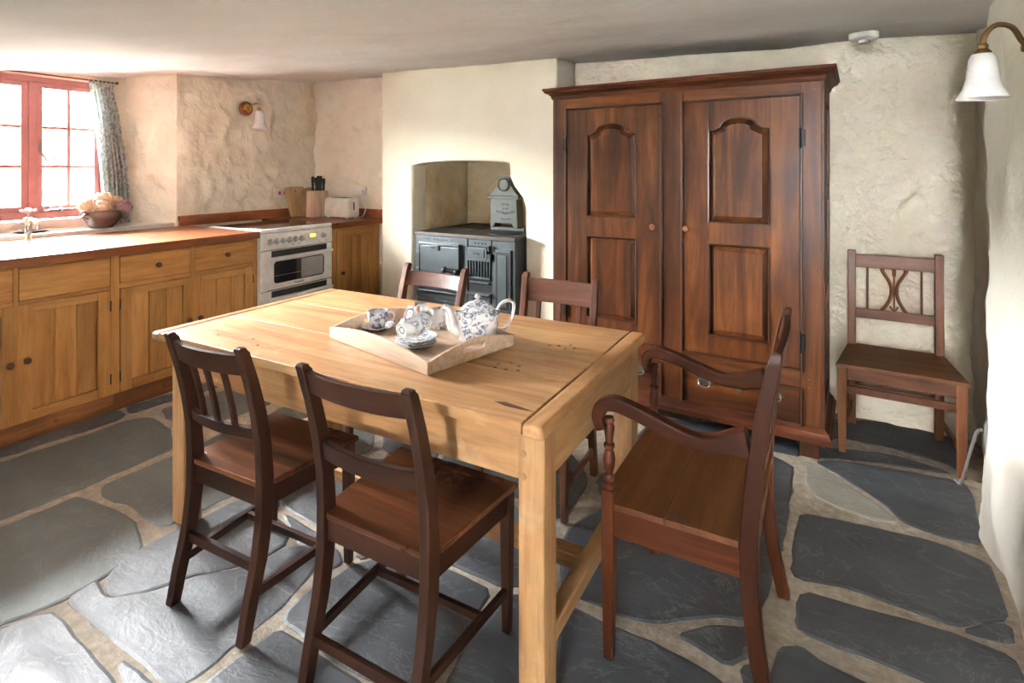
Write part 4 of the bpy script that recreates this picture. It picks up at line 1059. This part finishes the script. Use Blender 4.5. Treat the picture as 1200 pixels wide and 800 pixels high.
# ---------------------------------------------------------------- tray and tea things
A = math.atan2(.135, -.577) - math.pi      # long side direction
tc = Vector((-1.068, 1.385)); u = Vector((math.cos(A), math.sin(A))); v = Vector((-u.y, u.x))
LT, WT = .585, .405
ctr = tc - u * LT / 2 + v * WT / 2
tr_ = thing('serving_tray', 'pale beech serving tray with arched sides and slot handles on the table', 'tray', (ctr.x, ctr.y, TZ + .0012), A)
bx('base', 'beech', tr_, -LT/2 + .010, LT/2 - .010, -WT/2 + .010, WT/2 - .010, .002, .010, 0)
def arched(L, h0, h1, slot=None, n=18):
    top = [(-L/2 + L * k / n, h0 + (h1 - h0) * math.sin(math.pi * k / n)) for k in range(n + 1)]
    return top
def side(L, y, axis, slot):
    top = arched(L, .040, .068)
    mb = MB(); th = .010
    if not slot:
        mb.prism([(-L/2, 0), (L/2, 0)] + top[::-1], -th/2, th/2)
    else:
        sl = []
        for cx, t0 in ((.042, -90), (-.042, 90)):
            for k in range(7):
                t_ = R(t0 + 180 * k / 6); sl.append((cx + .011 * math.cos(t_), .040 + .011 * math.sin(t_)))
        n = 40
        def ray(a_, pts):
            d = Vector((math.cos(a_), math.sin(a_))); best = None
            for i in range(len(pts)):
                p, q = Vector(pts[i - 1]) - Vector((0, .04)), Vector(pts[i]) - Vector((0, .04)); e = q - p; den = d.x * e.y - d.y * e.x
                if abs(den) < 1e-9: continue
                t_ = (p.x * e.y - p.y * e.x) / den; s_ = (p.x * d.y - p.y * d.x) / den
                if t_ > 0 and -1e-6 <= s_ <= 1 + 1e-6 and (best is None or t_ < best): best = t_
            return (d.x * best, d.y * best + .04)
        outl = [(-L/2, 0), (L/2, 0)] + top[::-1]
        angs = [2 * math.pi * k / n for k in range(n)] + [math.atan2(p[1] - .04, p[0]) % (2 * math.pi) for p in outl + sl]
        angs = sorted(set(round(a_, 5) for a_ in angs))
        o_ = [ray(a_, outl) for a_ in angs]; i_ = [ray(a_, sl) for a_ in angs]; n = len(angs)
        vs = [(a_, y_, b_) for y_ in (-th/2, th/2) for q in (o_, i_) for a_, b_ in q]
        fs = []
        for k in range(n):
            j = (k + 1) % n
            fs += [(k, j, n + j, n + k), (2*n + k, 3*n + k, 3*n + j, 2*n + j), (k, 2*n + k, 2*n + j, j), (n + k, n + j, 3*n + j, 3*n + k)]
        mb.add(vs, fs)
    if axis == 'X': mb.xf(Matrix.Translation((0, y, 0)))
    else: mb.xf(Matrix.Translation((y, 0, 0)) @ Matrix.Rotation(R(90), 4, 'Z'))
    mb.build('tray_side', 'beech' if axis == 'X' else 'beech', tr_, .0015)
side(LT, -WT/2 + .005, 'X', False); side(LT, WT/2 - .005, 'X', False)
side(WT - .020, -LT/2 + .005, 'Y', True); side(WT - .020, LT/2 - .005, 'Y', True)
ZTR = TZ + .0122
CUP = [(.001, .004), (.022, .004), (.024, 0), (.026, .0), (.028, .006), (.036, .022), (.040, .045), (.0415, .064), (.0395, .064), (.037, .045), (.033, .024), (.024, .011), (.001, .009)]
def cup(label, loc, rot, mat='china'):
    t = thing('teacup', label, 'teacup', loc, 0, 'blue and white teacups'); t.rotation_euler = rot
    MB().lathe(CUP, (0, 0, 0), 32).build('bowl', mat, t, 0, True)
    MB().tube(smooth_path([(.038, 0, .055), (.055, 0, .058), (.064, 0, .042), (.055, 0, .026), (.033, 0, .020)], 5), .0042, 8).build('handle', 'china_w', t, 0, True)
    return t
SAU = [(.001, .003), (.030, .003), (.032, 0), (.034, 0), (.045, .006), (.066, .015), (.068, .017), (.066, .018), (.045, .010), (.033, .007), (.001, .007)]
def saucer(label, loc, k=1.0, grp='stacked saucers'):
    o = MB().lathe([(a * k, b) for a, b in SAU], (0, 0, 0), 36).build('saucer', 'china2', None, 0, True)
    o.location = loc; return tag(o, label, 'saucer', grp)
saucer('blue and white saucer under the upright teacup on the tray', (-1.530, 1.668, ZTR), 1.0, 'saucers on the tray')
cup('upright blue and white teacup standing on its saucer', (-1.530, 1.668, ZTR + .0085), (0, 0, R(35)))
for k, lb in enumerate(('bottom saucer of the stack under the tipped teacups', 'middle saucer of the stack under the tipped teacups', 'top saucer of the stack under the tipped teacups')):
    saucer(lb, (-1.262 + .003 * k, 1.570, ZTR + k * .0095), 1.08, 'saucers on the tray')
# two cups lying on their sides, mouth to mouth
import mathutils
d1 = Vector((-.62, -.70, 0)).normalized()
def lying(label, base, direction, tilt, mat):
    """cup axis (base->mouth) along direction"""
    q = Vector(direction).normalized().to_track_quat('Z', 'X')
    return cup(label, base, q.to_euler(), mat)
ax = Vector((.14, .98, .10)).normalized()
zc = ZTR + .019 + .0455 + .006
pc_ = Vector((-1.272, 1.502, zc))
t1 = lying('teacup tipped on its side showing its marked base, on the saucer stack', pc_, ax, 0, 'china')
MB().lathe([(.0125, .0036), (.0125, .0042)], (0, 0, 0), 18).build('maker_mark', 'ink', t1)
MB().lathe([(.009, .0035), (.009, .0039)], (0, 0, 0), 18).build('mark_centre', 'china_w', t1)
lying('teacup lying nested mouth to mouth with the tipped teacup', pc_ + ax * .132, -ax, 0, 'china2')
# teapot
tp = thing('teapot', 'oval blue and white china teapot with domed lid on the tray', 'teapot', (-1.115, 1.748, ZTR), R(32))
MB().lathe([(.001, .002), (.060, .002), (.064, 0), (.066, .004), (.067, .02), (.071, .05), (.074, .085), (.076, .100), (.0765, .106), (.073, .107), (.062, .109), (.060, .106), (.001, .105)], (0, 0, 0), 40, sx=1.08, sy=.74).build('body', 'china', tp, 0, True)
ld = MB().lathe([(.060, .107), (.061, .111), (.050, .124), (.034, .136), (.018, .143), (.009, .146), (.001, .147)], (0, 0, 0), 36, sx=1.08, sy=.76).build('lid', 'china2', tp, 0, True)
MB().lathe([(.007, .143), (.006, .150), (.011, .156), (.010, .161), (.004, .168), (.001, .170)], (0, 0, 0), 16).build('lid_knob', 'china_w', ld, 0, True)
MB().tube(smooth_path([(-.066, 0, .025), (-.092, 0, .045), (-.098, 0, .080), (-.108, 0, .112), (-.128, 0, .122)], 6), [lerp(.023, .011, k / 24) for k in range(25)], 14).build('spout', 'china_w', tp, 0, True)
MB().tube(smooth_path([(.070, 0, .098), (.085, 0, .128), (.115, 0, .142), (.135, 0, .128), (.128, 0, .085), (.108, 0, .045), (.070, 0, .028)], 5), .0062, 10).build('handle', 'china_w', tp, 0, True)
# sugar bowl with sachets, milk jug
sb = thing('sugar_bowl', 'small white china bowl holding paper sachets at the back of the tray', 'bowl', (-1.430, 1.795, ZTR))
MB().lathe([(.001, .003), (.026, .003), (.028, 0), (.031, .004), (.042, .03), (.046, .058), (.044, .058), (.039, .03), (.028, .010), (.001, .009)], (0, 0, 0), 30).build('body', 'china', sb, 0, True)
def sachet(label, x, y, z, rz, tilt, mat, w_=.032, h_=.048, pr=None):
    m_ = MB()
    n = 5; g_ = []
    for i in range(n + 1):
        for j in range(4):
            a_, b_ = -w_/2 + w_ * i / n, h_ * j / 3
            g_.append((a_, .004 * math.sin(math.pi * i / n) * math.sin(math.pi * j / 3), b_))
    vs = g_ + [(a_, -c_ - .0008, b_) for a_, c_, b_ in g_]; N = len(g_); fs = []
    for i in range(n):
        for j in range(3):
            k = i * 4 + j; fs += [(k, k + 4, k + 5, k + 1), (N + k, N + k + 1, N + k + 5, N + k + 4)]
    for i in range(n): fs += [(i*4, N + i*4, N + i*4 + 4, i*4 + 4), (i*4 + 3, i*4 + 7, N + i*4 + 7, N + i*4 + 3)]
    for j in range(3): fs += [(j, j + 1, N + j + 1, N + j), (n*4 + j, N + n*4 + j, N + n*4 + j + 1, n*4 + j + 1)]
    o = m_.add(vs, fs).build('sachet', mat, None); o.location = (x, y, z); o.rotation_euler = (R(tilt), 0, R(rz))
    if pr: bx('printed_band', pr, o, -w_ * .35, w_ * .35, -.0062, -.0035, h_ * .35, h_ * .75, 0)
    return tag(o, label, 'sachet', 'sachets in the sugar bowl')
sachet('dark printed teabag envelope in the small bowl', -1.425, 1.795, ZTR + .03, 30, -8, 'foil', .040, .062, 'orange_pr')
sachet('white paper sugar sachet in the small bowl', -1.452, 1.782, ZTR + .03, 12, 6, 'paper')
sachet('white paper sugar sachet in the small bowl', -1.440, 1.770, ZTR + .032, -18, 14, 'paper')
sachet('white paper sugar sachet in the small bowl', -1.402, 1.800, ZTR + .034, 55, -14, 'paper', .034, .052)
mj = thing('milk_jug', 'small white china milk jug behind the tipped teacups', 'jug', (-1.335, 1.795, ZTR), R(15))
MB().lathe([(.001, .002), (.026, .002), (.028, 0), (.032, .02), (.030, .05), (.026, .066), (.029, .078), (.027, .078), (.024, .066), (.027, .05), (.028, .02), (.001, .008)], (0, 0, 0), 28).build('body', 'china', mj, 0, True)
MB().tube(smooth_path([(.018, 0, .058), (.034, 0, .072), (.046, 0, .084)], 5), [lerp(.014, .006, k / 10) for k in range(11)], 10).build('spout', 'china_w', mj, 0, True)
MB().tube(smooth_path([(-.027, 0, .066), (-.048, 0, .064), (-.052, 0, .04), (-.030, 0, .02)], 5), .004, 8).build('handle', 'china_w', mj, 0, True)

# ---------------------------------------------------------------- things on the corner worktop
cb = thing('chopping_board', 'rectangular wooden chopping board leaning against the wall', 'board', (-4.335, 3.640, .9555), 0)
q = [(-.085, 0), (.085, 0), (.112, .27), (.100, .285), (-.100, .285), (-.112, .27)]
o = MB().prism(q, -.010, .010, 'YZ').build('board', 'board', cb, .004); o.rotation_euler = (0, R(-13), 0); o.location = (.0, 0, .0035)
MB().lathe([(.008, .0104), (.008, .0108)], (0, 0, .245), 14, 'X').build('hanging_hole', 'black_gap', o)
rb = thing('round_board', 'round wooden breadboard leaning behind the knife block', 'board', (-4.272, 3.755, .9555), 0)
o = MB().lathe([(.001, -.008), (.136, -.008), (.140, -.005), (.140, .005), (.136, .008), (.001, .008)], (0, 0, .140), 48, 'X').build('board', 'board', rb, 0, True)
o.rotation_euler = (0, R(-13), 0); o.location = (0, 0, .0025)
kb = thing('knife_block', 'pale beech knife block beside the toaster', 'knife block', (-4.19, 3.735, .9555), 0)
MB().loft([[(-.055, -.085, 0), (.05, -.085, 0), (.05, .085, 0), (-.055, .085, 0)], [(-.055, -.078, .245), (.05, -.078, .245), (.05, .095, .245), (-.055, .095, .245)]]).build('block', 'beechZ', kb, .004)
bx('block_front_strip', 'beechZ', kb, .0505, .053, .018, .030, .01, .235, 0)
for i, (x, y, h_) in enumerate(((.005, -.055, .135), (.012, -.018, .125), (.0, .010, .14), (.015, .028, .14), (.01, .068, .115))):
    k_ = thing('kitchen_knife', 'black-handled riveted kitchen knife standing in the beech block', 'knife', (-4.19 + x, 3.735 + y, .9555 + .247), 0, 'knives in the block')
    tl = random.uniform(-.008, .008)
    MB().loft([[(-.007, tl*t_ - .013 + .002 * math.sin(t_ * 6), t_ * h_), (.007, tl*t_ - .013, t_ * h_), (.007, tl*t_ + .013 - .003 * math.sin(t_ * 6), t_ * h_), (-.007, tl*t_ + .013, t_ * h_)] for t_ in [j / 6 for j in range(7)]]).build('handle', 'black_pl', k_, .003)
    bx('bolster', 'steel', k_, -.005, .005, -.011, .011, -.012, .012, .001)
    for z in (.3, .55, .8): MB().lathe([(.003, .0068), (.003, .0078)], (0, 0, z * h_), 8, 'X').build('rivet', 'steel', k_)
to = thing('toaster', 'cream two-slot toaster on the corner worktop', 'toaster', (-3.90, 3.765, .9555), R(-6))
def trr(z, a, b, r=.03): return [(p[0], p[1], z) for p in rr(a, b, r, z)]
MB().loft([trr(.012, .172, .070), trr(.03, .176, .074), trr(.10, .174, .074), trr(.165, .170, .070), trr(.182, .164, .062), trr(.187, .15, .05)]).build('body', 'cream_pl', to, 0, True)
for y in (-.024, .024): bx('slot', 'black_gap', to, -.115, .115, y - .012, y + .012, .184, .1885, 0)
bx('lever_slot', 'black_gap', to, .1735, .1765, -.006, .006, .08, .15, 0)
bx('lever', 'cream_pl', to, .172, .198, -.024, .024, .148, .162, .004)
MB().lathe([(.016, 0), (.014, .010), (.001, .011)], (.174, .018, .055), 16, 'X').build('browning_dial', 'white_pl', to, 0, True)
for x in (-.135, .135):
    for y in (-.045, .045): MB().lathe([(.013, 0), (.015, .014)], (x, y, 0), 12).build('foot', 'white_pl', to)
sw = thing('cooker_switch', 'white cooker switch plate with red rockers on the rough wall', 'switch', (-4.418, 3.507, 1.185))
bx('plate', 'white_pl', sw, -.012, .002, -.073, .073, -.043, .043, .003)
for y in (-.015, .045): bx('rocker', 'red_lamp', sw, .001, .006, y - .014, y + .014, -.016, .014, .002)
so_ = thing('wall_socket', 'white double wall socket behind the toaster', 'socket', (-3.808, 3.912, 1.198))
bx('plate', 'white_pl', so_, -.073, .073, -.002, .012, -.043, .043, .003)
for x in (-.035, .035): bx('rocker', 'white_pl', so_, x - .008, x + .008, -.006, -.001, .018, .034, .001)
pg = thing('plug', 'white plug of the toaster pushed into the wall socket', 'plug', (-3.775, 3.910, 1.19))
MB().loft([[(-.025, -.002, -.025), (.025, -.002, -.025), (.022, -.002, .022), (-.022, -.002, .022)], [(-.02, -.034, -.02), (.02, -.034, -.02), (.017, -.034, .017), (-.017, -.034, .017)]]).build('body', 'white_pl', pg, .004)
MB().tube(smooth_path([(0, -.018, -.022), (.01, -.02, -.08), (.045, -.012, -.15), (.04, -.05, -.2235), (-.04, -.06, -.2265)], 6), .0035, 8).build('flex', 'white_pl', pg, 0, True)

# ---------------------------------------------------------------- window dressing
rod = thing('curtain_rod', 'thin dark metal curtain rod across the top of the window', 'rod', (-4.665, 1.5, 2.055))
MB().tube([(0, -.78, 0), (0, .74, 0)], .006, 10).build('pole', 'bronze', rod, 0, True)
for y in (-.78, .74): MB().sphere((0, y, 0), .011, 10).build('finial', 'bronze', rod, 0, True)
for y in (-.74, .70): MB().tube([(0, y, 0), (-.075, y, 0)], .005, 8).build('bracket', 'bronze', rod)
cu_ = thing('curtain', 'blue and white patterned cotton curtain gathered beside the window', 'curtain', (-4.662, 2.16, .99))
mb = MB(); nu, nv = 120, 40; th = .003
for lay in (0, 1):
    for j in range(nv + 1):
        t_ = j / nv; z = 1.068 * t_
        yl = interp([(0, -.010), (.25, -.020), (.6, -.055), (.93, -.105), (1, -.118)], t_); yr = interp([(0, .165), (.4, .145), (.8, .085), (.93, .055), (1, .065)], t_)
        amp = interp([(0, .030), (.5, .026), (.9, .016), (.955, .010), (1, .017)], t_)
        for i in range(nu + 1):
            u_ = i / nu
            ph = u_ * 2 * math.pi * 6.5 + .5 * math.sin(3 * t_ + u_ * 5)
            mb.v.append((amp * math.sin(ph) + .006 * math.sin(ph * 2.3 + 1) - lay * th, lerp(yl, yr, u_) + amp * .35 * math.cos(ph), z))
N = (nu + 1) * (nv + 1)
for j in range(nv):
    for i in range(nu):
        a = j * (nu + 1) + i; mb.f += [(a, a + 1, a + nu + 2, a + nu + 1), (N + a, N + a + nu + 1, N + a + nu + 2, N + a + 1)]
for i in range(nu):
    a = nv * (nu + 1) + i; mb.f += [(i, N + i, N + i + 1, i + 1), (a, a + 1, N + a + 1, N + a)]
for j in range(nv):
    a = j * (nu + 1); b = a + nu; mb.f += [(a, a + nu + 1, N + a + nu + 1, N + a), (b, N + b, N + b + nu + 1, b + nu + 1)]
mb.build('cloth', 'curtain', cu_, 0, True, recalc=False)
# bowl of dried hydrangeas
bw = thing('pottery_bowl', 'brown glazed pottery bowl of dried hydrangeas on the window sill', 'bowl', (-4.535, 2.075, .986))
MB().lathe([(.001, .004), (.062, .004), (.064, 0), (.070, .002), (.100, .035), (.122, .070), (.126, .088), (.120, .105), (.124, .118), (.130, .124), (.124, .126), (.112, .108), (.116, .085), (.094, .04), (.06, .012), (.001, .012)], (0, 0, 0), 40).build('body', 'terracotta', bw, 0, True)
MB().tube(smooth_path([(.06, -.108, .10), (.075, -.135, .105), (.078, -.138, .085), (.065, -.112, .07)], 5), .008, 8).build('handle', 'terracotta', bw, 0, True)
def hydrangea(label, x, y, z, r, mat, seed):
    rnd = random.Random(seed)
    h = thing('hydrangea_head', label, 'dried flower', (x, y, z), 0, 'dried hydrangea heads')
    mb = MB(); n = 90
    for k in range(n):
        ph = math.acos(1 - 2 * (k + .5) / n); tt = math.pi * (1 + 5 ** .5) * k
        d = Vector((math.sin(ph) * math.cos(tt), math.sin(ph) * math.sin(tt), math.cos(ph) * .8))
        p = d * r * rnd.uniform(.8, 1.06); nn = d.normalized(); a = nn.orthogonal().normalized(); a.rotate(mathutils.Quaternion(nn, rnd.uniform(0, 6)))
        b = nn.cross(a); s = r * rnd.uniform(.20, .30)
        for (da, db) in ((1, 0), (0, 1), (-1, 0), (0, -1)):
            e1 = a * da + b * db; e2 = b * da - a * db
            mb.add([p, p + e1 * s * .55 + e2 * s * .42 + nn * s * .12, p + e1 * s + nn * s * rnd.uniform(-.1, .35), p + e1 * s * .55 - e2 * s * .42 + nn * s * .12], [(0, 1, 2, 3)])
    fo = mb.build('florets', mat, h, 0, False, recalc=False); fo['kind'] = 'stuff'
    MB().sphere((0, 0, 0), r * .72, 10, sz=.8).build('flower_core', mat, h, 0, True)
    MB().tube([(0, 0, -.3 * r), (.01, 0, -r - .03)], .004, 6).build('stem', 'stem', h)
hydrangea('pale cream dried hydrangea head on the tap side of the bowl', -4.525, 1.985, 1.150, .062, 'hyd1', 1)
hydrangea('large peach dried hydrangea head topping the pottery bowl', -4.545, 2.085, 1.180, .072, 'hyd2', 2)
hydrangea('mauve brown dried hydrangea head drooping over the bowl rim', -4.500, 2.195, 1.128, .062, 'hyd3', 3)
hydrangea('buff dried hydrangea head in front of the peach one', -4.475, 2.055, 1.140, .055, 'hyd2', 4)
hydrangea('dusty peach dried hydrangea head beside the mauve one', -4.545, 2.165, 1.165, .055, 'hyd1', 5)

# ---------------------------------------------------------------- lamps, detector, cable
SH = [(.020, .0), (.034, -.004), (.042, -.018), (.046, -.045), (.050, -.075), (.060, -.105), (.076, -.128), (.080, -.134), (.078, -.135), (.058, -.107), (.047, -.075), (.043, -.045), (.039, -.020), (.030, -.008), (.016, -.004)]
def wall_lamp(label, wallp, rz, metal, rose, arm, sc=1.0, sh_=1.0):
    l = thing('wall_lamp', label, 'lamp', wallp, rz)      # local +x points away from the wall
    if rose: MB().lathe([(.062, -.012), (.062, .010), (.055, .018), (.001, .018)], (0, 0, 0), 28, 'X').build('rose', 'backplate', l, 0, True)
    MB().lathe([(.042, .0), (.042, .020), (.034, .028), (.014, .034), (.012, .045), (.001, .046)], (0, 0, 0), 24, 'X').build('wall_plate', metal, l, 0, True)
    MB().tube(smooth_path(arm, 7), .0075, 10).build('arm', metal, l, 0, True)
    e = arm[-1]
    MB().lathe([(.009, .020), (.014, .012), (.012, .004), (.020, -.004), (.023, -.014), (.020, -.016)], e, 18).build('gallery', metal, l, 0, True)
    MB().lathe([(a * sc, b * sh_ - .008) for a, b in SH], e, 36).build('shade', 'shade', l, 0, True)
    MB().sphere((e[0], e[1], e[2] - .06), .022, 12).build('bulb', 'shade', l, 0, True)
wall_lamp('small brass wall lamp with white bell shade on the rough wall by the window', (-4.415, 3.145, 1.938), 0, 'brass', True,
          [(.03, 0, .0), (.05, .015, .022), (.085, .035, .045), (.115, .05, .030), (.122, .045, -.010)], .88, 1.2)
wall_lamp('bronze swan-neck wall lamp with white bell shade on the white right wall', (.548, 2.10, 1.75), R(180), 'bronze', False,
          [(.03, 0, .0), (.045, 0, .020), (.07, .015, .058), (.108, .03, .065), (.135, .036, .035), (.139, .036, -.005)], .78, .98)
sm = thing('smoke_detector', 'round white smoke detector on the ceiling above the side chair', 'detector', (.19, 3.30, ceil_z(.19, 3.30) + .004))
MB().lathe([(.066, .0), (.066, -.022), (.062, -.030), (.050, -.036), (.001, -.038)], (0, 0, 0), 32).build('body', 'white_pl', sm, 0, True)
MB().lathe([(.028, -.036), (.026, -.050), (.001, -.051)], (.0, .0, 0), 20).build('sensor', 'white_pl', sm, 0, True)
cbx = MB().tube(smooth_path([(.53, 3.16, .006), (.537, 3.10, .02), (.540, 3.05, .08), (.548, 2.97, .22), (.555, 2.90, .33), (.562, 2.86, .36)], 6), .006, 8).build('cable', 'cable', None, 0, True)
tag(cbx, 'grey cable running up the white wall from the floor beside the side chair', 'cable')
